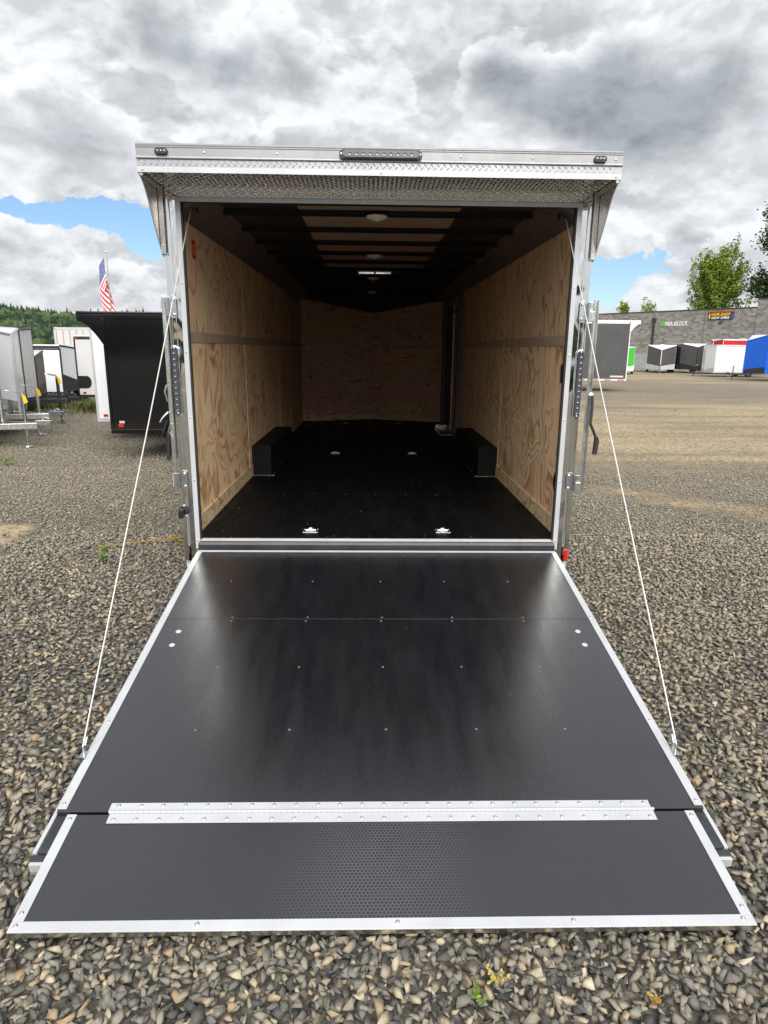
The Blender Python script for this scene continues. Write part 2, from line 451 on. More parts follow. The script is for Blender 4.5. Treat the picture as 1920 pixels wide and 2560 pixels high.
m, t, b = material('gravel yard')
pos = worldpos(t); X, Y, Z = t.sep(pos)
v1 = t.n('ShaderNodeTexVoronoi'); t.put(v1.inputs['Vector'], pos); v1.inputs['Scale'].default_value = 30
v2 = t.n('ShaderNodeTexVoronoi'); t.put(v2.inputs['Vector'], pos); v2.inputs['Scale'].default_value = 13
rc = t.sep(v1.outputs['Color'])[0]; rc2 = t.sep(v2.outputs['Color'])[1]
stones = t.mix(.35, stone_ramp(t, rc), stone_ramp(t, rc2))
older = t.m('MULTIPLY', t.smooth(Y, -1.2, 5.0), .60); stones = t.mix(older, stones, (.40, .355, .275))
gap = t.smooth(v1.outputs['Distance'], .30, .62)
stones = t.mix(t.m('MULTIPLY', gap, .80), stones, (.075, .068, .056))
fine = t.noise(pos, 55, 6, .7)
peb = t.n('ShaderNodeTexVoronoi'); t.put(peb.inputs['Vector'], pos); peb.inputs['Scale'].default_value = 9
grit = t.noise(pos, 14, 9, .75)
dirt = t.mix(t.smooth(grit, .40, .60), (.47, .37, .235), (.25, .205, .14))
dirt = t.mix(t.m('MULTIPLY', t.smooth(peb.outputs['Distance'], .10, .26, 1, 0), t.smooth(t.sep(peb.outputs['Color'])[0], .45, .6)), dirt, (.10, .095, .085))
patch = t.noise(t.mapping(pos, (.10, .32, 1), rot=(0, 0, .10)), 1.0, 5, .6)
# packed tracks where vehicles turn, right of the trailer and beyond it
dist = t.vm('LENGTH', t.vm('SUBTRACT', pos, (0., -4., 0.)))
trk = t.m('MULTIPLY', t.smooth(X, 1.5, 4.0), t.smooth(Y, 2.0, 7.5))
trk = t.m('MULTIPLY', trk, t.smooth(Y, 13., 26., 1, .45))
trk2 = t.m('MULTIPLY', t.smooth(t.m('ABSOLUTE', t.m('SUBTRACT', t.m('ADD', Y, t.m('MULTIPLY', X, .75)), 6.2)), .0, 1.2, 1, 0), t.smooth(X, 2.0, 3.6))
left = t.m('MULTIPLY', t.smooth(t.m('ADD', X, t.m('MULTIPLY', t.m('SUBTRACT', patch, .5), 1.2)), -3.6, -3.1, 1.3, 0), t.smooth(t.m('ABSOLUTE', t.m('SUBTRACT', Y, 1.75)), .35, .8, 1, 0))
far = t.smooth(dist, 18, 50, 0, .62)
tracks = t.noise(t.mapping(pos, (.10, 1.15, 1), rot=(0, 0, .05)), 1.0, 6, .68)
mask = t.m('MAXIMUM', t.m('MAXIMUM', t.m('MULTIPLY', trk, .80), t.m('MULTIPLY', trk2, .75)), t.m('MAXIMUM', left, far))
mask = t.m('ADD', mask, t.m('ADD', t.m('MULTIPLY', t.m('SUBTRACT', patch, .5), 1.5), t.m('MULTIPLY', t.m('SUBTRACT', tracks, .5), 1.2)))
mask = t.smooth(t.m('SUBTRACT', mask, t.m('MULTIPLY', t.m('SUBTRACT', fine, .5), 1.6)), .30, .88)
mot = t.noise(pos, .5, 6, .65)
c = t.mix(mask, stones, dirt)
c = t.mix(t.smooth(mot, .42, .68, 0, .30), c, t.vm('MULTIPLY', c, (.66, .66, .68)))
streak = t.noise(t.mapping(pos, (.25, 2.2, 1), rot=(0, 0, .06)), 1.0, 6, .7)
c = t.mix(t.smooth(streak, .5, .72, 0, .18), c, (.24, .20, .14))
moss = t.m('MULTIPLY', t.smooth(t.noise(pos, 1.1, 5, .65), .56, .72), t.smooth(X, -3.0, -1.5, 1, 0))
c = t.mix(t.m('MULTIPLY', moss, .35), c, (.075, .090, .030))
t.put(b.inputs['Base Color'], c); b.inputs['Roughness'].default_value = .92; b.inputs['Specular IOR Level'].default_value = .25
h = t.m('ADD', t.m('MULTIPLY', t.m('SUBTRACT', 1.0, v1.outputs['Distance']), t.m('SUBTRACT', 1.0, t.m('MULTIPLY', mask, .75))), t.m('MULTIPLY', fine, .8))
t.put(b.inputs['Normal'], t.bump(h, .9, .02))
M['ground'] = m
gm = MB(); S = 2500
gm.add([(-S, -S, -.022), (S, -S, -.022), (S, S, -.022), (-S, S, -.022)], [(0, 1, 2, 3)])
tag(gm.build('ground', M['ground']), 'gravel and packed dirt trailer yard', kind='structure')

# ---- crushed stone: hulls of random points, laid as one scatter
def hull_variants(npts, count, seed):
    r = random.Random(seed); out = []
    while len(out) < count:
        bm = bmesh.new()
        for i in range(npts):
            v = Vector((r.gauss(0, 1), r.gauss(0, 1), r.gauss(0, 1))).normalized() * r.uniform(.78, 1.2)
            bm.verts.new((v.x, v.y, v.z))
        res = bmesh.ops.convex_hull(bm, input=bm.verts)
        inside = [g for g in res['geom_interior'] if isinstance(g, bmesh.types.BMVert)]
        if inside: bmesh.ops.delete(bm, geom=inside, context='VERTS')
        bmesh.ops.triangulate(bm, faces=bm.faces); bmesh.ops.recalc_face_normals(bm, faces=bm.faces)
        bm.verts.index_update()
        out.append((np.array([v.co[:] for v in bm.verts]), np.array([[v.index for v in f.verts] for f in bm.faces])))
        bm.free()
    return out
def rotmats(n):
    q = rng.normal(size=(n, 4)); q /= np.linalg.norm(q, axis=1)[:, None]
    a, b_, c_, d = q.T
    return np.stack([1 - 2 * (c_ * c_ + d * d), 2 * (b_ * c_ - a * d), 2 * (b_ * d + a * c_),
                     2 * (b_ * c_ + a * d), 1 - 2 * (b_ * b_ + d * d), 2 * (c_ * d - a * b_),
                     2 * (b_ * d - a * c_), 2 * (c_ * d + a * b_), 1 - 2 * (b_ * b_ + c_ * c_)], -1).reshape(n, 3, 3)
ALLV, ALLF, nv = [], [], 0
def scatter(x0, x1, y0, y1, pitch, smin, smax, variants, zc, keep):
    global nv
    gx, gy = np.meshgrid(np.arange(x0, x1, pitch), np.arange(y0, y1, pitch))
    p = np.stack([gx.ravel(), gy.ravel()], -1) + rng.uniform(-.5, .5, (gx.size, 2)) * pitch
    p = p[keep(p[:, 0], p[:, 1])]
    n = len(p)
    if n == 0: return
    size = smin + (smax - smin) * rng.beta(1.6, 2.6, n)
    which = rng.integers(0, len(variants), n)
    for k, (hv, hf) in enumerate(variants):
        idx = np.where(which == k)[0]
        if len(idx) == 0: continue
        Rm = rotmats(len(idx)); s = size[idx]
        an = np.stack([rng.uniform(.85, 1.4, len(idx)), rng.uniform(.6, 1.0, len(idx)), rng.uniform(.40, .75, len(idx))], -1)
        loc = hv[None] * an[:, None, :]
        loc = np.einsum('nij,nvj->nvi', Rm, loc) * s[:, None, None]
        loc[:, :, 2] *= .72
        loc[:, :, 0] += p[idx, 0][:, None]; loc[:, :, 1] += p[idx, 1][:, None]
        loc[:, :, 2] += (zc + rng.uniform(-.006, .005, len(idx)))[:, None]
        V = len(hv)
        ALLV.append(loc.reshape(-1, 3)); ALLF.append((hf[None] + (np.arange(len(idx)) * V)[:, None, None] + nv).reshape(-1, 3)); nv += len(idx) * V
def vis(x, y, extra=.9):
    """the yard inside the picture with a margin of a step to either side"""
    return np.abs(x) < .62 * (y + 4.15) + .35 + extra
def clear(x, y):
    ramp = (np.abs(x) < 1.10) & (y > -2.52) & (y < .4)
    flap = (np.abs(x) < 1.16) & (y > -2.22) & (y < -1.2)
    body = (np.abs(x) < .95) & (y >= .4)
    tyres = (np.abs(np.abs(x) - 1.1) < .16) & (y > 2.4) & (y < 4.1)
    return ~(ramp | flap | body | tyres)
def thin(x, y, base=1.0):
    d = np.ones_like(x) * base
    wob = .9 * np.sin(x * 1.3 + y * .7) + .7 * np.sin(x * .6 - y * 2.1) + .5 * np.sin(x * 3.7 + 1.1)
    d *= np.where(x > 2.0, np.clip(1 - (y + wob - 1.6 - .4 * (5 - np.minimum(x, 5))) / 6.0, .16, 1), 1)          # packed track on the right
    d *= np.where(np.abs(y + .75 * x - 6.2) + np.where(x > 2.4, 0, 9) < .55, .35, 1)
    d *= np.where((x + .15 * np.sin(y * 9) < -3.2) & (np.abs(y - 1.75 + .1 * np.sin(x * 11)) < .55), .12, 1)                              # bare spot on the left
    return rng.random(len(x)) < d
HV = hull_variants(9, 80, 3); MVv = hull_variants(8, 40, 5); LV = hull_variants(7, 30, 9)
scatter(-3.6, 3.6, -3.7, -1.55, .0260, .0130, .0315, HV, -.012, lambda x, y: vis(x, y, 1.35) & clear(x, y))
scatter(-3.6, 3.6, -3.7, -1.55, .060, .018, .034, HV, -.006, lambda x, y: vis(x, y, 1.35) & clear(x, y))
scatter(-5, 5, -1.55, 2.0, .032, .0145, .032, MVv, -.011, lambda x, y: vis(x, y) & clear(x, y) & thin(x, y))
scatter(-5, 5, -1.55, 2.0, .075, .018, .033, MVv, -.004, lambda x, y: vis(x, y) & clear(x, y) & thin(x, y))
scatter(-8, 8, 2.0, 5.5, .040, .013, .028, LV, -.010, lambda x, y: vis(x, y) & clear(x, y) & thin(x, y))
scatter(-12, 12, 5.5, 10.0, .062, .014, .030, LV, -.011, lambda x, y: vis(x, y) & clear(x, y) & thin(x, y, .9))
scatter(-15, 15, 10.0, 17.0, .11, .015, .034, LV, -.011, lambda x, y: vis(x, y) & (np.abs(x) > 1.4) & thin(x, y, .8))
scatter(-1.75, 1.75, -2.75, -2.535, .033, .012, .022, HV, -.016, lambda x, y: np.abs(x) < 1.2)
V = np.concatenate(ALLV); Fc = np.concatenate(ALLF)
me = bpy.data.meshes.new('gravel')
me.vertices.add(len(V)); me.vertices.foreach_set('co', V.astype(np.float32).ravel())
me.loops.add(len(Fc) * 3); me.loops.foreach_set('vertex_index', Fc.astype(np.int32).ravel())
me.polygons.add(len(Fc)); me.polygons.foreach_set('loop_start', np.arange(0, len(Fc) * 3, 3, dtype=np.int32)); me.polygons.foreach_set('loop_total', np.full(len(Fc), 3, dtype=np.int32))
me.update(calc_edges=True); me.materials.append(M['stone'])
o = bpy.data.objects.new('gravel', me); COL.objects.link(o); tag(o, 'loose crushed grey stone strewn over the yard', kind='stuff')
print('gravel tris', len(Fc))
del ALLV, ALLF

# ------------------------------------------------------------------ wooded hill on the left
def hill_z(x, y):
    side = 1 / (1 + math.exp((x + 35) / 22.0))
    rise = max(0., min(1., (y - 170) / 260.0)); rise = rise * rise * (3 - 2 * rise)
    return side * rise * (20.5 + 2.6 * math.sin(x * .021 + 1) + 1.5 * math.sin(x * .057 + y * .02)) - .3 * (1 - rise)
hv, hf = [], []
xs = np.linspace(-620, 160, 70); ys = np.linspace(150, 620, 40)
for yy in ys:
    for xx in xs: hv.append((xx, yy, hill_z(xx, yy) if yy < 600 else -2))
for j in range(len(ys) - 1):
    for i in range(len(xs) - 1):
        a = j * len(xs) + i; hf.append((a, a + 1, a + 1 + len(xs), a + len(xs)))
m, t, b = material('hill soil'); pos = worldpos(t)
t.put(b.inputs['Base Color'], t.mix(t.noise(pos, .05, 5), (.035, .055, .020), (.075, .095, .035))); b.inputs['Roughness'].default_value = .95
hm = MB(); hm.v = hv; hm.f = hf
tag(hm.build('hill', m, smooth=True), 'green wooded hill beyond the yard', kind='structure')
m, t, b = material('far foliage'); geo = t.n('ShaderNodeNewGeometry'); pos = geo.outputs['Position']
c = t.ramp(geo.outputs['Random Per Island'], [(0, (.028, .050, .038)), (.3, (.040, .070, .044)), (.55, (.062, .105, .048)), (.8, (.095, .140, .056)), (1, (.14, .17, .075))])  # greens tinted slightly bluish in place of haze
c = t.mix(t.smooth(t.noise(pos, .9, 4, .7), .35, .7, 0, .5), c, t.vm('MULTIPLY', c, (.45, .5, .5)))
t.put(b.inputs['Base Color'], c); b.inputs['Roughness'].default_value = .9; b.inputs['Specular IOR Level'].default_value = .1
t.put(b.inputs['Normal'], t.bump(t.noise(pos, 1.6, 4, .7), 1.0, .8))
M['far_leaf'] = m
ico = bmesh.new(); bmesh.ops.create_icosphere(ico, subdivisions=2, radius=1.0); ico.verts.index_update()
IV = np.array([v.co[:] for v in ico.verts]); IF = np.array([[v.index for v in f.verts] for f in ico.faces]); ico.free()
fv, ff, base = [], [], 0
def crown(x, y, z, r, h, conifer):
    global base
    if conifer:
        K = 7; tiers = 5; vs = []
        fs = []
        for q in range(tiers):
            z0 = z + h * (.08 + q * .17); rr = r * (1 - q / (tiers + .3)); zt = z0 + h * .34
            o_ = len(vs)
            for k in range(K):
                a = 2 * pi * (k + .5 * (q % 2)) / K; u = rr * random.uniform(.7, 1.2)
                vs.append((x + u * math.cos(a), y + u * math.sin(a), z0 + random.uniform(-.04, .04) * h))
            vs.append((x, y, min(zt, z + h)))
            for k in range(K): fs.append((o_ + k, o_ + (k + 1) % K, o_ + K))
        fv.append(np.array(vs)); ff.append(np.array(fs) + base); base += len(vs)
    else:
        nz = rng.uniform(.72, 1.18, len(IV))
        p = IV * nz[:, None] * np.array([r, r, h * .55]) + np.array([x, y, z + h * .5])
        fv.append(p); ff.append(IF + base); base += len(IV)
cnt = 0
while cnt < 3600:
    y = random.uniform(185, 470); x = random.uniform(-.66 * (y + 4), -.16 * (y + 4) + 60)
    z = hill_z(x, y)
    if z < -.2 and y > 260: continue
    con = random.random() < (.38 + .35 * (y > 400))
    hgt = random.uniform(3.6, 7.0) * (1.3 if con else .85)
    if z > 15: hgt *= .62
    crown(x, y, z - .5, hgt * (.24 if con else random.uniform(.42, .6)), hgt, con); cnt += 1
for k in range(420):                                     # unseen treeline behind the camera, added to put a dark band in reflections
    a = random.uniform(-1.25, 1.25); d_ = random.uniform(130, 190); con = random.random() < .4; hgt = random.uniform(6, 10)
    crown(d_ * math.sin(a), -4 - d_ * math.cos(a), -.5, hgt * (.26 if con else .5), hgt, con)
V = np.concatenate(fv); Fc = np.concatenate(ff)
fm = MB(); fm.v = [tuple(q) for q in V]; fm.f = [tuple(q) for q in Fc.tolist()]
me = bpy.data.meshes.new('forest'); me.from_pydata(fm.v, [], fm.f); me.materials.append(M['far_leaf'])
o = bpy.data.objects.new('forest', me); COL.objects.link(o); tag(o, 'dense mixed forest covering the distant hillside, with an added treeline behind the camera', kind='stuff')

# ------------------------------------------------------------------ trees behind the block wall
def leaf_mat(name, dark, lightc):
    m, t, b = material(name); geo = t.n('ShaderNodeNewGeometry')
    c = t.mix(geo.outputs['Random Per Island'], dark, lightc)
    t.put(b.inputs['Base Color'], c); b.inputs['Roughness'].default_value = .6; b.inputs['Specular IOR Level'].default_value = .2
    b.inputs['Subsurface Weight'].default_value = 0.0
    return m
M['bark'] = paint('tree bark', (.075, .058, .042), .9, 0, .25, scale=4, bump=.4)
def tree(label, loc, height, spread, mat, nleaf, leafs, upright=.75, base_h=.22, seed=1, limbs=26, shoots=0, jit=.055):
    r = random.Random(seed)
    root = empty('tree', loc); tag(root, label, 'tree', 'trees behind the block wall')
    tr = MB(); top = height * .85
    pts = [(0, 0, 0)]
    for k in range(1, 7): pts.append((r.gauss(0, .012) * height, r.gauss(0, .012) * height, top * k / 6))
    tr.tube(pts, [height * .022 * (1 - .85 * k / 6) for k in range(7)], 7)
    ends = []
    for i in range(limbs):
        f = base_h + (1 - base_h) * (i + .5) / limbs * .95
        k = min(5, int(f * 6)); u = f * 6 - k; p0 = Vector(pts[k]).lerp(Vector(pts[k + 1]), u) if k < 6 else Vector(pts[6])
        a = i * 2.4 + r.uniform(-.5, .5); L = spread * r.uniform(.75, 1.15) * (1 - .55 * (f - base_h) / (1 - base_h)) * min(1, .55 + 2.2 * (f - base_h))
        d = Vector((math.cos(a), math.sin(a), upright * r.uniform(.6, 1.4) + .5 * f)).normalized()
        seg = [p0]; q = p0.copy()
        for sgm in range(5):
            d = (d + Vector((r.gauss(0, .1), r.gauss(0, .1), .10))).normalized(); q = q + d * L / 4.2; seg.append(q.copy())
        tr.tube(seg, [height * .007 * (1 - .8 * j / 5) for j in range(6)], 4, caps=False)
        ends.append(seg)
        for w_ in range(shoots):
            j = r.randint(2, 5); s2 = [seg[j]]; d2 = Vector((r.gauss(0, .22), r.gauss(0, .22), 1)).normalized(); ln_ = spread * r.uniform(.2, .5)
            for z_ in range(4): s2.append(s2[-1] + d2 * ln_ / 4 + Vector((r.gauss(0, .02), r.gauss(0, .02), 0)) * spread)
            tr.tube(s2, [height * .002] * 5, 3, caps=False); ends.append(s2)
        for w_ in range(3):
            j = r.randint(1, 4); d2 = (d + Vector((r.gauss(0, .6), r.gauss(0, .6), r.gauss(.1, .35)))).normalized(); s2 = [seg[j]]
            for z_ in range(3): s2.append(s2[-1] + d2 * L * .14)
            ends.append(s2)
    tr.build('trunk', M['bark'], root, smooth=True)
    lv, lf = [], []
    for i in range(nleaf):
        seg = r.choice(ends); j = min(len(seg) - 2, int((r.random() ** .6) * (len(seg) - 1))); u = r.random()
        p = seg[j].lerp(seg[j + 1], u) + Vector((r.gauss(0, 1), r.gauss(0, 1), r.gauss(0, 1))) * spread * jit
        s = leafs * r.uniform(.6, 1.4)
        a = Vector((r.gauss(0, 1), r.gauss(0, 1), r.gauss(.2, .7))).normalized(); b_ = a.cross(Vector((r.gauss(0, 1), r.gauss(0, 1), r.gauss(0, 1)))).normalized()
        o_ = len(lv); mid = p + a * s * .5
        lv += [tuple(p), tuple(mid + b_ * s * .3), tuple(p + a * s), tuple(mid - b_ * s * .3)]
        lf.append((o_, o_ + 1, o_ + 2, o_ + 3))
    me = bpy.data.meshes.new('crown'); me.from_pydata(lv, [], lf); me.materials.append(mat)
    o = bpy.data.objects.new('crown', me); COL.objects.link(o); o.parent = root
    return root
M['leaf_bright'] = leaf_mat('spring leaves', (.085, .150, .016), (.24, .33, .045))
M['leaf_dark'] = leaf_mat('dark leaves', (.016, .036, .010), (.07, .115, .026))
M['leaf_mid'] = leaf_mat('young leaves', (.11, .16, .02), (.30, .36, .07))
tree('broad bright green tree rising behind the block wall', (44.3, 83, -.02), 12.6, 6.6, M['leaf_bright'], 20000, .27, 1.0, .22, 3, 40, 4, .026)
tree('tall dark green tree cut by the right edge of the photo', (51.2, 79, -.02), 19.5, 7.0, M['leaf_dark'], 24000, .36, .55, .22, 5, 44)
tree('small yellow green treetop just above the wall nearest the trailer', (32.8, 83, -.02), 8.5, 1.9, M['leaf_mid'], 2600, .22, .9, .4, 8, 16, 2, .04)
tree('low sparse treetop between the two larger trees and the trailer', (36.0, 83, -.02), 7.9, 2.6, M['leaf_mid'], 1700, .22, .9, .45, 12, 14, 2, .04)

# ------------------------------------------------------------------ block-walled building
m, t, b = material('split face concrete block'); co = coords(t)
br = t.n('ShaderNodeTexBrick'); t.put(br.inputs['Vector'], t.mapping(co, (1, 1, 1), rot=(pi / 2, 0, 0)))
br.inputs['Scale'].default_value = 1.0; br.inputs['Brick Width'].default_value = .41; br.inputs['Row Height'].default_value = .205
br.inputs['Mortar Size'].default_value = .012; br.inputs['Mortar Smooth'].default_value = .2
br.inputs['Color1'].default_value = (.34, .325, .30, 1); br.inputs['Color2'].default_value = (.14, .136, .128, 1); br.inputs['Mortar'].default_value = (.36, .355, .34, 1)
n = t.noise(co, .35, 6, .65); nf = t.noise(co, 22, 4, .7)
c = t.mix(t.smooth(n, .38, .7, 0, .35), br.outputs['Color'], (.30, .285, .26)); c = t.mix(t.smooth(nf, .3, .75, 0, .25), c, (.10, .097, .09))
t.put(b.inputs['Base Color'], c); b.inputs['Roughness'].default_value = .92
t.put(b.inputs['Normal'], t.bump(t.m('ADD', t.m('MULTIPLY', br.outputs['Fac'], -1.0), t.m('MULTIPLY', nf, .5)), .5, .02))
M['cmu'] = m
WP, WQ = Vector((26.25, 75.2, 0)), Vector((36.75, 60.25, 0)); wdir = (WQ - WP).normalized(); wang = math.atan2(wdir.y, wdir.x)
bld = empty('block_building', (WP.x, WP.y, -.02), wang)
tag(bld, 'long low building of grey concrete block with shop signs across the yard', 'building')
# local x runs along the wall towards the right, local -y faces the yard
MB().box(-26, 18.4, 0, 14, 0, 6.0).build('wall', M['cmu'], bld)
MB().box(18.45, 40, -.02, 14, 0, 6.75).build('wall', M['cmu'], bld, label='higher stretch of block wall at the right')
box('parapet_cap', (-26, 18.4, -.05, .3, 6.002, 6.10), paint('dark cap flashing', (.06, .06, .062), .4, .3), bld)
box('parapet_cap', (18.42, 40, -.07, .3, 6.752, 6.87), bpy.data.materials['dark cap flashing'], bld)
band = paint('pale painted block base', (.34, .35, .36), .8, 0, .1, scale=2)
box('painted_base', (-26, 9.2, -.012, .0, .02, 1.62), band, bld)
for xx in (4.6, 13.4): box('control_joint', (xx, xx + .03, -.008, .004, .0, 5.98), M['rubber'], bld)
dp = MB(); dp.box(7.76, 7.96, -.16, -.01, 1.2, 5.0); dp.box(7.66, 8.06, -.24, -.01, 5.0, 5.40)
dp.build('downspout', paint('dark blue grey pipe', (.03, .036, .045), .4), bld, label='dark downspout with collector box')
lamp = MB(); lamp.box(15.0, 15.32, -.25, -.001, 4.72, 4.88); lamp.build('wall_lamp', M['char_paint'], bld, bevel=.03)

def text_mesh(body, size, depth, bold=0.0, shear=0.0, space=1.0):
    cu = bpy.data.curves.new('lettering', 'FONT'); cu.body = body; cu.size = size; cu.extrude = depth; cu.offset = bold; cu.shear = shear
    cu.space_character = space; cu.align_x = 'LEFT'; cu.resolution_u = 2
    ob = bpy.data.objects.new('lettering', cu); COL.objects.link(ob)
    dg = bpy.context.evaluated_depsgraph_get(); me = bpy.data.meshes.new_from_object(ob.evaluated_get(dg))
    bpy.data.objects.remove(ob); bpy.data.curves.remove(cu)
    return me
def letters(name, body, mat, parent, loc, width, height, depth=.03, bold=0.012, shear=0.0):
    me = text_mesh(body, 1.0, depth, bold, shear)
    xs_ = [v.co.x for v in me.vertices]; ys_ = [v.co.y for v in me.vertices]
    sx = width / (max(xs_) - min(xs_)); sy = height / (max(ys_) - min(ys_)); x0, y0 = min(xs_), min(ys_)
    for v in me.vertices: v.co = ((v.co.x - x0) * sx, -v.co.z, (v.co.y - y0) * sy)
    me.materials.clear(); me.materials.append(mat); me.update()
    return link(name, me, parent, loc)
white_sign = paint('white sign letter', (.80, .80, .80), .4); green_sign = paint('green sign square', (.10, .55, .04), .4)
def wallpt(px, pz, off): return (WP.x + wdir.x * px + wdir.y * off, WP.y + wdir.y * px - wdir.x * off, pz - .02)
sg = empty('shop_sign', wallpt(8.62, 4.50, .03), wang); tag(sg, 'white raised letters with a green square on the block wall', 'sign')
box('green_square', (0, .40, -.03, .0, .02, .42), green_sign, sg)
for i, (ch, w_) in enumerate([('H', .28), ('&', .28), ('R', .27), ('B', .27), ('L', .23), ('O', .30), ('C', .28), ('K', .27)]):
    xx = .52 + sum([.28, .28, .27, .27, .23, .30, .28, .27][:i]) + i * .035 + (.10 if i > 2 else 0)
    letters('letter', ch, white_sign, sg, (xx, -.004, .0), w_ * .94, .45, bold=.018)
vs = empty('shop_banner', wallpt(13.78, 5.00, .05), wang); tag(vs, 'black banner with yellow and white lettering and a red border on the block wall', 'sign')
blk = paint('banner black', (.012, .012, .014), .5); yel = paint('banner yellow', (.85, .55, .02), .5); redp = paint('banner red', (.55, .02, .015), .5); blu = paint('banner blue', (.05, .12, .55), .5)
box('board', (0, 2.52, -.03, 0, 0, .80), blk, vs)
box('border', (0, 2.52, -.036, -.0302, .71, .80), redp, vs)
letters('lettering', 'VAPE SHOP', yel, vs, (.32, -.036, .36), 1.90, .30, .004, .03, .25)
letters('lettering', 'NOW OPEN!', white_sign, vs, (.36, -.036, .06), 1.80, .25, .004, .03, .15)
bt = MB(); bt.box(.07, .22, -.036, -.0302, .10, .50); bt.box(.11, .18, -.036, -.0302, .502, .64); bt.build('bottle_print', yel, vs)
bt = MB(); bt.box(2.30, 2.45, -.036, -.0302, .10, .50); bt.box(2.34, 2.41, -.036, -.0302, .502, .64); bt.build('bottle_print', blu, vs)

# ================================================================== the open trailer
TR = empty('enclosed_trailer', (0, 0, 0))
tag(TR, 'open enclosed cargo trailer with plywood interior and lowered black ramp', 'trailer')
IW, CEIL, L, AP = 1.21, 2.600, 7.30, .47          # inner half width, ceiling, length of the side walls, nose depth
OH = 2.545                                        # top of the rear opening

# shared screw head (button head with a socket)
sm = MB(); sm.lathe((0, 0, 0), (0, 0, 1), [(.0068, 0), (.0068, .0012), (.0052, .0030), (.0024, .0036), (.0022, .0022)], 10)
SCREW = sm.mesh('screw', True, M['screw'])
DULL = sm.mesh('screw', True, M['dull_screw'])
def screw(parent, loc, normal=(0, 0, 1), s=1.0, name='screw', me=None):
    q = Vector(normal).to_track_quat('Z', 'Y').to_euler()
    o = link(name, me or SCREW, parent, loc, q, (s, s, s)); return o

# ---- floor
fl = MB(); fl.box(-IW, IW, .012, 1.384, FZ - .02, FZ); floor_a = fl.build('floor_sheet', M['phenolic_floor'], TR, bevel=.0015)
fl = MB()
fl.prism([(-IW, 1.388, FZ - .02), (IW, 1.388, FZ - .02), (IW, L, FZ - .02), (.0, L + AP, FZ - .02), (-IW, L, FZ - .02)], (0, 0, .02))
floor_b = fl.build('floor_sheet', M['phenolic_floor'], TR)
for i in range(9):
    for yy in (1.36, 1.41): screw(floor_a if yy < 1.385 else floor_b, (-1.05 + i * .2625, yy, FZ), s=.55)
for xx in (-.2, .2):
    for k in range(10): screw(floor_b if .55 + k * .6 > 1.385 else floor_a, (xx * 2.1, .55 + k * .62, FZ), s=.5)
db = MB()
for i in range(45):
    x, y = random.uniform(-1.1, 1.1), .03 + random.random() ** 2 * 1.1; r = random.uniform(.001, .0022)
    db.add([(x - r, y - r, FZ), (x + r, y - r * .4, FZ), (x, y + r, FZ), (x, y, FZ + r)], [(0, 1, 3), (1, 2, 3), (2, 0, 3), (0, 2, 1)])
db.build('grit', M['ply_base'], TR, kind='stuff')

# ---- recessed tie-down rings in the floor
def tie_down(x, y):
    z = FZ
    p = MB(); p.prism([(x - .056, y - .040, z), (x - .050, y - .048, z), (x + .050, y - .048, z), (x + .056, y - .040, z), (x + .056, y + .040, z), (x + .050, y + .048, z), (x - .050, y + .048, z), (x - .056, y + .040, z)], (0, 0, .0035))
    pl_ = p.build('tie_down_plate', M['zinc'], TR, bevel=.001)
    cup = MB(); cup.lathe((x, y, z + .0036), (0, 0, 1), [(.036, 0), (.034, .002), (.026, .0012), (.004, .0010)], 20); cup.build('cup', M['galv'], pl_, smooth=True)
    rg = MB(); rg.tube([(x + .030 * math.cos(a), y + .026 * math.sin(a) - .004, z + .010 + .004 * math.sin(a)) for a in [pi * k / 10 for k in range(11)]], .0052, 8)
    rg.tube([(x - .036, y - .004, z + .010), (x + .036, y - .004, z + .010)], .0045, 8)
    rg.build('ring', M['zinc'], pl_, smooth=True)
    for sx in (-1, 1):
        for sy in (-1, 1): screw(pl_, (x + sx * .045, y + sy * .036, z + .0035), s=1.0)
for (x, y) in ((-.458, .200), (.452, .206), (-.466, 3.68), (.462, 3.69), (-.455, 6.98), (.44, 7.0)): tie_down(x, y)

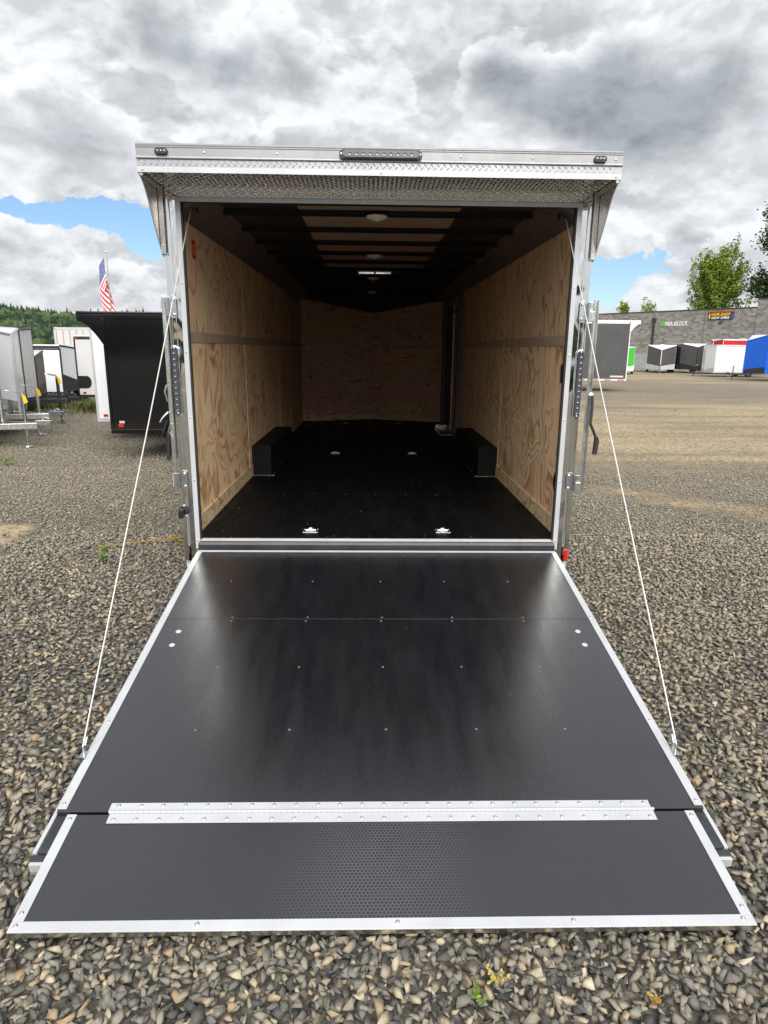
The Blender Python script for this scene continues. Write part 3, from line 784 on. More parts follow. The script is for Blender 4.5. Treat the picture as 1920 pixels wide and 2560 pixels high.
# ---- plywood wall sheets, strips and base boards
ZS0, ZS1 = 1.757, 1.826
def sheet(sgn, y0, y1, z0, z1, mat):
    x = sgn * IW
    return box('wall_panel', (x, x + sgn * .012, y0 + .0015, y1 - .0015, z0, z1), mat, TR, bevel=.001)
for sgn in (-1, 1):
    ys_ = [.012, 2.11, 4.40, 5.60, L] if sgn < 0 else [.012, 2.215, 4.60, 5.08]
    for i in range(len(ys_) - 1):
        sheet(sgn, ys_[i], ys_[i + 1], FZ + .001, ZS0 + .02, M['ply_low'])
        sheet(sgn, ys_[i], ys_[i + 1], ZS1 - .02, CEIL - .002, M['ply_up'])
        if i > 0: box('joint_strip', (sgn * (IW - .004), sgn * (IW - .0002), ys_[i] - .011, ys_[i] + .011, FZ + .10, CEIL - .16), M['ply_base'], TR, bevel=.001)
    yend = L if sgn < 0 else 5.08
    ms = box('wall_strip', (sgn * (IW - .006), sgn * (IW - .0002), .014, yend, ZS0, ZS1), M['seam_strip'], TR, bevel=.002)
    # base boards stop at the wheel box
    box('base_board', (sgn * (IW - .010), sgn * (IW - .0002), .014, 2.238, FZ + .0005, FZ + .115), M['ply_base'], TR, bevel=.002)
    box('base_board', (sgn * (IW - .010), sgn * (IW - .0002), 4.12, 5.02 if sgn > 0 else L - .01, FZ + .0005, FZ + .115), M['ply_base'], TR, bevel=.002)
    # cove strip along the top of the wall
    cv = MB(); cv.prism([(sgn * (IW - .0005), .014, 2.486), (sgn * (IW - .012), .014, 2.486), (sgn * (IW - .215), .014, CEIL - .003), (sgn * (IW - .0005), .014, CEIL - .003)], (0, 6.9, 0))
    cv.build('cove_strip', M['brown_rail'], TR, bevel=.002)
    # wheel box
    wb = MB(); xi, xo = sgn * 1.022, sgn * (IW - .001)
    wb.prism([(xo, 2.245, FZ + .0008), (xo, 4.06, FZ + .0008), (xo, 4.06, FZ + .19), (xo, 3.92, FZ + .292), (xo, 2.245, FZ + .292)], (xi - xo, 0, 0))
    wbo = wb.build('wheel_box', M['wheelbox'], TR, bevel=.004)
    box('edge_strip', (xi - sgn * .028, xo, 2.232, 2.2445, FZ + .0008, FZ + .006), M['mill_alu'], wbo)
    tr_ = box('edge_strip', (xi - sgn * .028, xi - sgn * .0005, 2.246, 4.06, FZ + .0008, FZ + .0035), M['wheelbox'], wbo)
    for k in range(9): screw(wbo, (xi - sgn * .014, 2.32 + k * .215, FZ + .0035), s=.9)
# front of the nose: two leaning faces
for sgn in (-1, 1):
    a, b_ = Vector((sgn * IW, L, 0)), Vector((0, L + AP, 0)); nrm = Vector((-(b_ - a).y, (b_ - a).x, 0)).normalized()
    if nrm.y < 0: nrm = -nrm
    def face(z0, z1a, z1b, mat, name, off=0., th=.012, t0=0., t1=1.):
        p, q = a.lerp(b_, t0) - nrm * off, a.lerp(b_, t1) - nrm * off
        mb = MB(); mb.prism([(p.x, p.y, z0), (q.x, q.y, z0), (q.x, q.y, z1b), (p.x, p.y, z1a)], tuple(nrm * th)); return mb.build(name, mat, TR)
    face(FZ + .001, 1.775, 1.775, M['ply_front'], 'front_panel', t1=.998)
    face(1.777, CEIL, 2.40, M['ply_front'], 'front_panel', t1=.998)
    if sgn > 0: face(1.75, 1.80, 1.80, M['seam_strip'], 'wall_strip', off=.004, th=.0038, t1=.99)
    face(FZ + .001, FZ + .085, FZ + .085, M['ply_base'], 'base_board', off=.010, th=.0098, t0=.004, t1=.985)

# ---- side door, its frame and step well on the right, near the nose
dj = box('door_post', (IW - .06, IW + .012, 5.08, 5.17, FZ + .001, CEIL - .004), M['brown_rail'], TR, bevel=.004)
box('door_post', (IW - .06, IW + .012, 6.98, 7.07, FZ + .001, CEIL - .004), M['brown_rail'], TR, bevel=.004)
sdoor = box('side_door', (IW - .004, IW + .02, 5.95, 6.975, FZ - .02, 2.40), paint('dim side door', (.10, .085, .08), .5), TR, bevel=.004)
box('door_stop', (IW - .02, IW - .005, 5.955, 5.975, FZ + .01, 2.38), M['mill_alu'], sdoor)
lk = MB(); lk.box(IW - .035, IW - .0045, 6.04, 6.10, 1.40, 1.55); lk.build('latch', M['black_plastic'], sdoor, bevel=.006)
box('wall_panel', (IW, IW + .012, 5.172, 5.948, FZ + .001, CEIL - .004), M['ply_up'], TR)
box('wall_panel', (IW, IW + .012, 7.072, L - .002, FZ + .001, CEIL - .004), M['ply_up'], TR)
st = MB(); st.box(.98, 1.205, 5.50, 5.53, FZ + .001, FZ + .006); st.box(.98, 1.205, 6.40, 6.44, FZ + .001, FZ + .006); st.box(.98, 1.01, 5.53, 6.40, FZ + .001, FZ + .006)
st.box(1.015, 1.195, 6.404, 6.408, FZ - .0, FZ + .055)
st.build('step_well_frame', M['mill_alu'], TR)
box('step_well_shade', (1.012, 1.204, 5.532, 6.398, FZ + .0005, FZ + .003), M['black_plastic'], TR)  # flat black sheet stands in for the shade inside the step well

# ---- ceiling: bows with boards between them
bows = [.49 + .605 * k for k in range(11)]
edges = [.02] + bows + [6.92]
for k in range(len(edges) - 1):
    y0, y1 = edges[k] + .002, edges[k + 1] - .002
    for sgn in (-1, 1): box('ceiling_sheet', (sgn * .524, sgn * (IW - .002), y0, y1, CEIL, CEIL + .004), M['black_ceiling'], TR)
    mb = MB()
    if y0 < 3.98 < y1:
        mb.box(-.522, -.19, y0, y1, CEIL, CEIL + .004); mb.box(.19, .522, y0, y1, CEIL, CEIL + .004)
        mb.box(-.19, .19, y0, 3.80, CEIL, CEIL + .004); mb.box(-.19, .19, 4.13, y1, CEIL, CEIL + .004)
    else: mb.box(-.522, .522, y0, y1, CEIL, CEIL + .004)
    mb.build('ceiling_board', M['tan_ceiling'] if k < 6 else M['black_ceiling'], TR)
for y in bows:
    mb = MB(); mb.prism([(-IW + .20, y - .05, CEIL - .001), (-IW + .20, y - .030, CEIL - .028), (-IW + .20, y + .030, CEIL - .028), (-IW + .20, y + .05, CEIL - .001)], (2 * IW - .40, 0, 0))
    mb.build('roof_bow', M['bow'], TR, bevel=.002)
# sloped board at the nose
mb = MB(); mb.prism([(-IW, 6.93, CEIL - .002), (IW, 6.93, CEIL - .002), (IW, L, CEIL - .06), (0, L + AP, 2.345), (-IW, L, CEIL - .06)], (0, 0, .01)); mb.build('nose_ceiling', M['black_ceiling'], TR)
mb = MB(); mb.prism([(-.60, 6.96, CEIL - .006), (.60, 6.96, CEIL - .006), (.50, 7.22, CEIL - .062), (-.50, 7.22, CEIL - .062)], (0, 0, -.004)); mb.build('ceiling_board', M['tan_ceiling'], TR)
# round dome lights
for (x, y) in ((-.015, .47), (-.02, 2.30), (-.017, 4.24), (-.022, 6.2)):
    d_ = MB(); d_.lathe((x, y, CEIL - .030), (0, 0, -1), [(.070, 0), (.071, .006), (.060, .016), (.030, .023), (.026, .023), (.018, .030), (.0, .031)], 24)
    dl = d_.build('dome_light', M['white_plastic'], TR, smooth=True)
    wr = MB(); wr.tube([(x + .02 + .03 * math.cos(a), y + .01, CEIL - .028 + .02 * math.sin(a)) for a in [pi * k / 8 for k in range(9)]], .003, 5); wr.build('wire', M['white_plastic'], dl)
# roof vent
vf = MB(); vf.box(-.20, -.185, 3.79, 4.14, CEIL - .012, CEIL + .10); vf.box(.185, .20, 3.79, 4.14, CEIL - .012, CEIL + .10)
vf.box(-.185, .185, 3.79, 3.803, CEIL - .012, CEIL + .10); vf.box(-.185, .185, 4.127, 4.14, CEIL - .012, CEIL + .10); vf.box(-.012, .012, 3.803, 4.127, CEIL - .012, CEIL + .02)
vo = vf.build('roof_vent', M['white_plastic'], TR)
for sgn in (-1, 1): box('vent_pane', (sgn * .013, sgn * .184, 3.804, 4.126, CEIL + .03, CEIL + .034), M['vent_lid'], vo)

# ---- outer shell
RF = 2.70
sh = MB()
for sgn in (-1, 1): sh.box(sgn * (IW + .03), sgn * 1.272, .03, L, .30, RF)
sh.build('outer_skin', M['white_paint'], TR)
rf = MB(); y_a, y_b = 3.78, 4.15
rf.box(-1.272, 1.272, .0, y_a, RF + .002, RF + .02); rf.box(-1.272, 1.272, y_b, L, RF + .002, RF + .02)
rf.box(-1.272, -.21, y_a, y_b, RF + .002, RF + .02); rf.box(.21, 1.272, y_a, y_b, RF + .002, RF + .02)
rf.build('roof', M['white_paint'], TR)
ns = MB()
for sgn in (-1, 1): ns.prism([(sgn * 1.272, L + .001, .30), (0, L + AP + .14, .30), (0, L + AP + .14, 2.45), (sgn * 1.272, L + .001, RF + .01)], (0, .02, 0))
ns.add([(-1.272, L + .001, RF + .015), (1.272, L + .001, RF + .015), (0, L + AP + .15, 2.455)], [(0, 1, 2)])
ns.build('nose_skin', M['white_paint'], TR)
uf = MB(); uf.box(-1.15, 1.15, .05, L, FZ - .10, FZ - .022); uf.build('chassis', M['black_steel'], TR)
tnm = MB(); tnm.box(-.05, .05, L + AP - .2, L + AP + 1.2, FZ - .16, FZ - .05); tnm.build('tongue', M['black_steel'], TR)
jk = MB(); jk.tube([(0, L + AP + .7, FZ + .3), (0, L + AP + .7, -.02)], .03, 10); jk.build('jack', M['galv'], TR)
def wheel(parent, c, axis, r=.33, wd=.20):
    ax = Vector(axis)
    ty = MB(); ty.lathe(Vector(c) - ax * wd / 2, axis, [(r * .62, .01), (r * .78, 0), (r * .95, .012), (r, .04), (r, wd - .04), (r * .95, wd - .012), (r * .78, wd), (r * .62, wd - .01)], 28)
    tyo = ty.build('wheel', M['tyre'], parent, smooth=True)
    rm = MB(); rm.lathe(Vector(c) + ax * (wd / 2 - .03), axis, [(r * .61, -.02), (r * .61, .022), (r * .55, .026), (r * .50, .0), (r * .26, .006), (r * .22, .03), (r * .08, .034)], 20)
    rm.build('rim', M['rim'], tyo, smooth=True)
    return tyo
for sgn in (-1, 1):
    for yy in (2.78, 3.62): wheel(TR, (sgn * 1.12, yy, .31), (sgn, 0, 0))
    fd = MB(); fd.prism([(sgn * 1.273, 2.35, .42), (sgn * 1.273, 2.45, .70), (sgn * 1.273, 3.95, .70), (sgn * 1.273, 4.05, .42)], (sgn * .02, 0, 0)); fd.build('fender', M['white_alu'], TR, bevel=.004)

# ---- rear frame: jambs, header, canopy
for sgn in (-1, 1):
    jb = MB()          # folded post: flat face, a shallow rolled bead, then the corner return
    prof = [(1.172, .02), (1.172, -.018), (1.222, -.018), (1.228, -.026), (1.238, -.0295), (1.248, -.026), (1.254, -.018), (1.262, -.0175), (1.271, -.010), (1.274, .0), (1.274, .03)]
    jb.prism([(sgn * x, y, .365) for x, y in prof], (0, 0, OH + .0245 - .365))
    J = jb.build('jamb_post', M['polished'], TR, smooth=True)
    tm = box('jamb_trim', (sgn * 1.160, sgn * 1.190, -.0225, -.0185, FZ - .06, OH + .012), M['white_alu'], TR, bevel=.0012)
    for k in range(6): screw(tm, (sgn * 1.175, -.0225, FZ + .0 + k * .398), (0, -1, 0), .9)
    box('rubber_seal', (sgn * 1.150, sgn * 1.1715, -.016, .010, FZ + .002, OH - .004), M['rubber'], TR, bevel=.003)
    # vertical tail light bar: bezel, lens, led cells
    zt, zb = 1.735, 1.312; xc = sgn * 1.241
    bz = MB(); n = 10; pts = [(xc + .0225 * math.cos(a), zt - .0225 + .0225 * math.sin(a)) for a in [pi * k / n for k in range(n + 1)]] + [(xc + .0225 * math.cos(a), zb + .0225 + .0225 * math.sin(a)) for a in [pi + pi * k / n for k in range(n + 1)]]
    bz.prism([(x, -.030, z) for x, z in pts], (0, -.010, 0)); LB = bz.build('light_bar', M['polished'], TR, bevel=.003)
    ln = MB(); pts2 = [(xc + (x - xc) * .80, (z - 1.5235) * .985 + 1.5235) for x, z in pts]
    ln.prism([(x, -.0402, z) for x, z in pts2], (0, -.010, 0)); ln.build('lens', M['clear_lens'], LB, bevel=.003)
    for k in range(11):
        c_ = MB(); z = 1.352 + k * .0343; c_.lathe((xc, -.0503, z), (0, -1, 0), [(.0110, 0), (.0100, .002), (.0060, .0008), (.002, .0006)], 10); c_.build('led', M['led'], LB, smooth=True)
    for z in (zt - .016, zb + .016): screw(LB, (xc, -.0504, z), (0, -1, 0), .9)
# header: tread plate face, edge trim, soffit, fascia
box('header_trim', (-1.190, 1.190, -.0235, -.0185, OH - .002, OH + .024), M['white_alu'], TR, bevel=.0012)
hp = box('header_plate', (-1.272, 1.272, -.0180, .02, OH + .026, 2.622), M['tread'], TR)
sf = box('soffit_plate', (-1.276, 1.276, -.350, -.019, 2.6225, 2.626), M['tread'], TR)
box('header_core', (-1.20, 1.20, .022, .10, OH + .01, RF - .003), M['black_ceiling'], TR)
FY = -.352
box('fascia_flange', (-1.284, 1.284, FY - .004, FY, 2.616, 2.644), M['white_alu'], TR, bevel=.0015)
fs = box('fascia_tread', (-1.283, 1.283, FY - .002, FY, 2.6445, 2.6815), M['tread_front'], TR)
up = MB(); up.prism([(-1.284, FY, 2.682), (-1.284, FY - .010, 2.682), (-1.284, FY - .012, 2.686), (-1.284, FY - .009, 2.693), (-1.284, FY - .007, 2.695), (-1.284, FY - .007, 2.733), (-1.284, FY - .0095, 2.737), (-1.284, FY - .0095, 2.741), (-1.284, FY - .006, 2.743), (-1.284, FY - .008, 2.747), (-1.284, FY - .008, 2.754), (-1.284, FY - .002, 2.757), (-1.284, FY, 2.757)], (2.568, 0, 0))
FA = up.build('fascia_extrusion', M['fascia'], TR)
box('canopy_top', (-1.284, 1.284, FY, .03, 2.7425, 2.7555), M['white_alu'], TR)
for x in (-.93, -.55, .42, .80, 1.245): screw(FA, (x, FY - .007, 2.714), (0, -1, 0), .9)
for x in (-1.255, .0, 1.255): screw(FA, (x, FY - .0042, 2.630), (0, -1, 0), .9)
for x in (-.62, -.1, .26): screw(hp, (x, -.0235, OH + .012), (0, -1, 0), .9)
# load light in the middle of the fascia
cx = -.004; ll = MB(); n = 8; hw = .218; hh = .0235; zc_ = 2.715
pts = [(cx + hw - hh + hh * math.cos(a), zc_ + hh * math.sin(a)) for a in [-pi / 2 + pi * k / n for k in range(n + 1)]] + [(cx - hw + hh + hh * math.cos(a), zc_ + hh * math.sin(a)) for a in [pi / 2 + pi * k / n for k in range(n + 1)]]
ll.prism([(x, FY - .0125, z) for x, z in pts], (0, -.012, 0)); LL = ll.build('load_light', M['black_plastic'], TR, bevel=.003)
l2 = MB(); l2.prism([(cx + (x - cx) * .93, FY - .0247, zc_ + (z - zc_) * .74) for x, z in pts], (0, -.006, 0)); l2.build('lens', M['clear_lens'], LL, bevel=.002)
for k in range(10):
    c_ = MB(); c_.lathe((cx - .162 + k * .036, FY - .0308, zc_), (0, -1, 0), [(.009, 0), (.008, .002), (.004, .0008), (.001, .0006)], 10); c_.build('led', M['led'], LL, smooth=True)
for sgn in (-1, 1): screw(LL, (cx + sgn * .208, FY - .0246, zc_), (0, -1, 0), .9)
for x, z in ((-1.150, 2.715), (1.160, 2.712)):
    mk = MB(); mk.prism([(x + dx_, FY - .0075, z + dz_) for dx_, dz_ in ((-.034, -.007), (-.026, -.016), (.026, -.016), (.034, -.007), (.034, .007), (.026, .016), (-.026, .016), (-.034, .007))], (0, -.012, 0))
    mo = mk.build('marker_light', M['black_plastic'], TR, bevel=.003)
    for q in (-.018, 0, .018):
        c_ = MB(); c_.lathe((x + q, FY - .0197, z), (0, -1, 0), [(.009, 0), (.007, .003), (.002, .004)], 10); c_.build('lens', M['led'], mo, smooth=True)
# wings of the canopy
for sgn in (-1, 1):
    cur = [(FY, 2.756), (FY, 2.6165)]
    for k in range(1, 15):
        u = k / 14; cur.append((FY + .352 * (u ** .80) * (1 - .16 * math.sin(pi * u)) + .0, 2.6165 - .37 * (u ** 1.30)))
    cur += [(.025, 2.2465), (.025, 2.756)]
    wg = MB(); wg.prism([(sgn * 1.2795, y, z) for y, z in cur], (sgn * .004, 0, 0)); WG = wg.build('canopy_wing', M['wing'], TR)
    ed = MB(); pp = [Vector((sgn * 1.2815, y, z)) for y, z in cur[1:16]]; ed.tube(pp, .0035, 6); ed.build('wing_edge', M['white_alu'], WG)
    box('wing_flange', (sgn * 1.250, sgn * 1.279, -.048, -.0305, 2.25, 2.6215), M['wing'], WG, bevel=.003)
    wr_ = box('wing_rib', (sgn * 1.258, sgn * 1.279, -.3495, -.050, 2.600, 2.6215), M['wing'], WG, bevel=.003)
    screw(WG, (sgn * 1.265, -.0482, 2.30), (0, -1, 0), .9); screw(WG, (sgn * 1.265, -.0482, 2.56), (0, -1, 0), .9)
# raised tread marks on the plates
def lug(mb, c, ux, uy, nz, a, ln=.0135, wd=.0042, h=.0024):
    c = Vector(c); u = (Vector(ux) * math.cos(a) + Vector(uy) * math.sin(a)); v = (Vector(uy) * math.cos(a) - Vector(ux) * math.sin(a)); nn = Vector(nz)
    P = [c + u * ln, c + u * ln * .45 + v * wd, c - u * ln * .45 + v * wd, c - u * ln, c - u * ln * .45 - v * wd, c + u * ln * .45 - v * wd, c + u * ln * .5 + nn * h, c - u * ln * .5 + nn * h]
    mb.add(P, [(0, 1, 6), (1, 2, 7, 6), (2, 3, 7), (3, 4, 7), (4, 5, 6, 7), (5, 0, 6)])
mb = MB(); nx = int(2.52 / .026)
for i in range(nx):
    for j in range(12):
        lug(mb, (-1.25 + (i + .5) * .026, -.342 + j * .0278, 2.6224), (1, 0, 0), (0, 1, 0), (0, 0, -1), pi / 4 if (i + j) % 2 else -pi / 4)
mb.build('tread_marks', M['tread'], sf, kind='stuff')
mb = MB()
for i in range(nx):
    for j in range(2): lug(mb, (-1.25 + (i + .5) * .026, -.0181, OH + .040 + j * .026), (1, 0, 0), (0, 0, 1), (0, -1, 0), pi / 4 if (i + j) % 2 else -pi / 4)
mb.build('tread_marks', M['tread'], hp, kind='stuff')
mb = MB()
for i in range(int(2.54 / .034)):
    x = -1.262 + i * .034
    lug(mb, (x, FY - .0021, 2.670), (1, 0, 0), (0, 0, 1), (0, -1, 0), -pi / 4, .0115, .0034, .0017); lug(mb, (x + .017, FY - .0021, 2.656), (1, 0, 0), (0, 0, 1), (0, -1, 0), pi / 4, .0115, .0034, .0017)
mb.build('tread_marks', M['tread_front'], fs, kind='stuff')

# ---- lock bars, brackets and lever beside the jambs
def bracket(sgn, z0, z1):
    xc = sgn * 1.236
    p = MB(); n = 6; hw = .022; pts = [(xc + hw * math.cos(a), z1 - hw + hw * math.sin(a)) for a in [pi * k / n for k in range(n + 1)]] + [(xc + hw * math.cos(a), z0 + hw + hw * math.sin(a)) for a in [pi + pi * k / n for k in range(n + 1)]]
    p.prism([(x, -.030, z) for x, z in pts], (0, -.006, 0)); o = p.build('lock_bracket', M['zinc'], TR, bevel=.0015)
    hook = MB(); hook.box(sgn * 1.258, sgn * 1.264, -.075, -.0362, z0 + .012, z1 - .012); hook.box(sgn * 1.2642, sgn * 1.285, -.075, -.069, z1 - .045, z1 - .012); hook.build('keeper', M['zinc'], o, bevel=.0015)
    for z in (z0 + .022, z1 - .022): screw(o, (xc - sgn * .006, -.036, z), (0, -1, 0), 1.5)
    return o
for sgn in (-1, 1):
    bracket(sgn, 1.892, 2.022); bracket(sgn, .842, .968)
xb = 1.318                                              # right bar stands off the jamb
rb = MB()
rb.box(xb - .013, xb - .0105, -.036, -.008, .835, 2.025); rb.box(xb + .0105, xb + .013, -.036, -.008, .835, 2.025); rb.box(xb - .0105, xb + .0105, -.011, -.008, .835, 2.025)
RB = rb.build('lock_bar', M['galv'], TR)
for z in (1.93, .875): box('bar_guide', (1.266, xb - .0132, -.050, -.012, z - .03, z + .03), M['galv'], RB, bevel=.003)
lv = MB(); lv.tube([(xb + .010, -.045, 1.452), (xb + .012, -.062, 1.44), (xb + .010, -.075, 1.37), (xb + .004, -.085, 1.285)], .009, 8)
lv.tube([(xb + .004, -.085, 1.285), (xb + .026, -.088, 1.24), (xb + .046, -.088, 1.195)], .009, 8); LV_ = lv.build('lever', M['black_steel'], RB, smooth=True)
gp = MB(); gp.tube([(xb + .0462, -.088, 1.205), (xb + .050, -.088, 1.18), (xb + .044, -.088, 1.095)], [.012, .0165, .0150], 10); gp.build('lever_grip', M['rubber'], RB, smooth=True)
pv = MB(); pv.lathe((xb + .010, -.036, 1.455), (0, -1, 0), [(.020, 0), (.020, .006), (.012, .012), (.004, .013)], 14); pv.build('pivot', M['zinc'], RB, smooth=True)
xb = -1.290
rb = MB(); rb.box(xb - .012, xb + .012, -.036, -.010, .83, 2.022); RBL = rb.build('lock_bar', M['galv'], TR, bevel=.004)
rb = MB(); rb.box(xb - .020, xb - .0122, -.032, -.012, 1.955, 2.0); rb.box(xb - .018, xb - .0122, -.03, -.012, .86, .95); rb.build('bar_clip', M['white_alu'], RBL, bevel=.002)
rb = MB(); rb.tube([(xb - .012, -.046, 1.50), (xb - .022, -.056, 1.46), (xb - .012, -.050, 1.40)], .005, 6); rb.tube([(xb - .012, -.046, 1.335), (xb - .045, -.060, 1.30), (xb - .062, -.064, 1.272)], .006, 6); rb.tube([(xb - .0005, -.046, 1.26), (xb - .018, -.052, 1.22), (xb - .002, -.046, 1.18)], .004, 6)
rb.build('lever', M['zinc'], RBL, smooth=True)
# small fittings
pg = MB(); pg.lathe((-1.248, -.019, .705), (0, -1, 0), [(.034, 0), (.034, .008), (.024, .012), (.004, .013)], 18); PG = pg.build('plug_socket', M['rubber'], TR, smooth=True)
box('socket_cover', (-1.277, -1.243, -.075, -.0325, .66, .722), M['black_plastic'], PG, bevel=.010, seg=3)
screw(PG, (-1.248, -.034, .735), (0, -1, 0), 1.2); screw(PG, (-1.236, -.032, .668), (0, -1, 0), 1.0)
rl = box('tail_reflector', (1.234, 1.262, -.034, -.0185, .372, .448), M['red_lens'], TR, bevel=.004)
box('lens_rib', (1.236, 1.260, -.036, -.0342, .408, .412), M['red_lens'], rl)
bx = box('switch_box', (IW - .030, IW - .0005, .12, .165, 1.52, 1.645), M['black_plastic'], TR, bevel=.010, seg=3)
ov = MB(); ov.prism([(IW - .0005, .185 + .040 * math.cos(a), .865 + .062 * math.sin(a)) for a in [2 * pi * k / 20 for k in range(20)]], (-.008, 0, 0)); OV = ov.build('inner_light_socket', M['black_plastic'], TR, bevel=.003)
for dz_ in (-.045, .045): screw(OV, (IW - .0087, .185, .865 + dz_), (-1, 0, 0), .8)
sk = box('warning_sticker', (-IW + .0002, -IW + .0016, .38, .475, 2.285, 2.405), M['orange'], TR)
for z, h in ((2.388, .012), (2.302, .010)): box('print', (-IW + .0017, -IW + .0021, .392, .463, z - h / 2, z + h / 2), M['sticker_ink'], sk)

# ---- sill between floor and ramp
so = box('floor_edge_trim', (-1.168, 1.168, -.012, .0118, FZ - .012, FZ + .0035), M['white_alu'], TR, bevel=.0015)
for k in range(8): screw(so, (-1.05 + k * .3, .001, FZ + .0035), s=.6)
sl = MB(); sl.prism([(-1.171, -.014, FZ - .075), (-1.171, -.014, FZ - .013), (-1.171, -.024, FZ - .013), (-1.171, -.034, FZ - .030), (-1.171, -.036, FZ - .075)], (2.342, 0, 0)); sl.build('rear_sill', M['black_steel'], TR, bevel=.002)
hg = MB(); hg.tube([(-1.16, -.048, FZ - .078), (1.16, -.048, FZ - .078)], .009, 8); hg.build('ramp_hinge', M['black_steel'], TR)

# ---- ramp door. Local frame: x across, -y down the ramp, z off its surface
RA = .1601
ramp = None
fr = MB()
for sgn in (-1, 1):
    fr.box(sgn * 1.118, sgn * 1.168, -2.235, .0, -.060, -.0192)
for l in (.02, .41, .81, 1.24, 1.67, 2.04): fr.box(-1.1175, 1.1175, -l - .05, -l, -.060, -.0192)
fr.box(-1.1175, 1.1175, -2.160, -2.128, -.060, -.030)
fr.box(-1.19, 1.19, -2.262, -2.236, -.062, -.028)
ramp = fr.build('ramp_door', M['frame_grey'], TR, bevel=.003)
ramp.location = (0, -.06, FZ - .0636); ramp.rotation_euler = (RA, 0, 0)
def rbx(name, x0, x1, l0, l1, z0, z1, mat, bev=.0012): return box(name, (x0, x1, -l1, -l0, z0, z1), mat, ramp, bevel=bev)
rbx('ramp_sheet', -1.168, 1.168, .002, .8135, -.019, 0, M['phenolic'])
rbx('ramp_sheet', -1.168, 1.168, .8165, 2.086, -.019, 0, M['phenolic'])
rbx('hinge_edge_trim', -1.1685, 1.1685, -.006, .016, .0002, .0030, M['white_alu'])
for sgn in (-1, 1):
    rbx('side_trim', sgn * 1.138, sgn * 1.1705, .0165, 2.074, .0002, .0032, M['white_alu'])
    rbx('side_trim_edge', sgn * 1.1687, sgn * 1.1705, .0, 2.074, -.020, .0001, M['frame_grey'])
    rbx('outer_rail', sgn * 1.176, sgn * 1.190, .05, 2.232, -.052, -.024, M['white_alu'])
    rbx('rail_web', sgn * 1.1682, sgn * 1.1758, .05, 2.232, -.056, -.036, M['frame_grey'])
    for l in (.02, .80, 1.62, 2.052): screw(ramp, (sgn * 1.154, -l, .0032), s=1.0)
rbx('end_strip', -1.185, 1.185, 2.2625, 2.275, -.064, -.030, M['white_alu'])
for row, xs_ in ((.40, (-.878, -.391, .011, .394, .775)), (.798, (-.788, -.39, .011, .391, .778)), (.834, (-.79, -.392, .011, .392, .78)), (1.238, (-.781, -.387, .011, .393, .775)), (1.667, (-.779, -.385, .015, .396, .771))):
    for x in xs_: screw(ramp, (x + random.uniform(-.004, .004), -row, -.0008), s=.85, me=DULL)
wsh = MB(); wsh.lathe((0, 0, 0), (0, 0, 1), [(.0150, 0), (.0150, .0015), (.0120, .0034), (.0080, .0036), (.0065, .0015), (.0, .0012)], 18)
WASH = wsh.mesh('rivet', True, M['white_alu'])
for sgn in (-1, 1):
    for l in (.937, 1.058): link('rivet', WASH, ramp, (sgn * 1.043, -l, .0002))
# flap
FH = 1.124
flap_parts = [rbx('flap_sheet', -FH + .002, FH - .002, 2.097, 2.508, -.019, -.001, M['phenolic_hex'])]
for sgn in (-1, 1):
    rbx('flap_side_trim', sgn * (FH - .034), sgn * FH, 2.097, 2.4895, -.0008, .0022, M['white_alu'])
    rbx('flap_side_edge', sgn * (FH - .0018), sgn * (FH + .0002), 2.097, 2.508, -.022, -.0009, M['white_alu'])
    for l in (2.118, 2.465): screw(ramp, (sgn * (FH - .017), -l, .0022), s=1.05)
rbx('flap_end_trim', -FH, FH, 2.490, 2.5245, -.0008, .0022, M['white_alu'])
rbx('flap_end_edge', -FH, FH, 2.5225, 2.5245, -.022, -.0009, M['mill_alu'])
for x in (-1.106, -.568, .033, .568, 1.09): screw(ramp, (x, -2.505, .0022), s=1.1)
# piano hinge across ramp and flap
rbx('hinge_leaf', -.985, .974, 2.049, 2.0862, .0003, .0030, M['white_alu'], .0008)
rbx('hinge_leaf', -.975, .976, 2.0968, 2.137, .0003, .0030, M['white_alu'], .0008)
kn = MB(); kn.tube([(-.0098, 0, 0), (.0098, 0, 0)], .0058, 8); KN = kn.mesh('hinge_knuckle', True, M['white_alu'])
for k in range(96): link('hinge_knuckle', KN, ramp, (-.980 + .0102 + k * .02042, -2.0915, .0045))
for k in range(25):
    x = -.955 + k * (1.91 / 24)
    screw(ramp, (x, -2.062, .0030), s=1.05); screw(ramp, (x, -2.122, .0030), s=1.05)
# ---- cables that hold the ramp
for sgn in (-1, 1):
    a = ramp.matrix_basis @ Vector((sgn * 1.180, -1.812, .012))
    top = Vector((-1.140, .135, 2.530)) if sgn < 0 else Vector((1.135, .135, 2.520))
    cb = MB(); cb.tube([tuple(a + Vector((0, 0, .03))), tuple(a.lerp(top, .5)), tuple(top)], .0032, 6); CB = cb.build('ramp_cable', M['cable'], TR, smooth=True)
    an = MB(); an.tube([tuple(a + Vector((0, 0, -.006))), tuple(a + Vector((0, 0, .030)))], .0055, 8); an.box(a.x - .012, a.x + .012, a.y - .022, a.y + .022, a.z - .016, a.z - .004)
    an.tube([tuple(a + (top - a).normalized() * .030), tuple(a + (top - a).normalized() * .062)], .0052, 8); an.build('cable_anchor', M['zinc'], CB, smooth=True)
    pu = MB(); pu.box(top.x - .04, top.x + .04, top.y - .03, top.y + .05, top.z - .012, CEIL - .03); pu.build('cable_spring_housing', M['black_steel'], CB, bevel=.008)

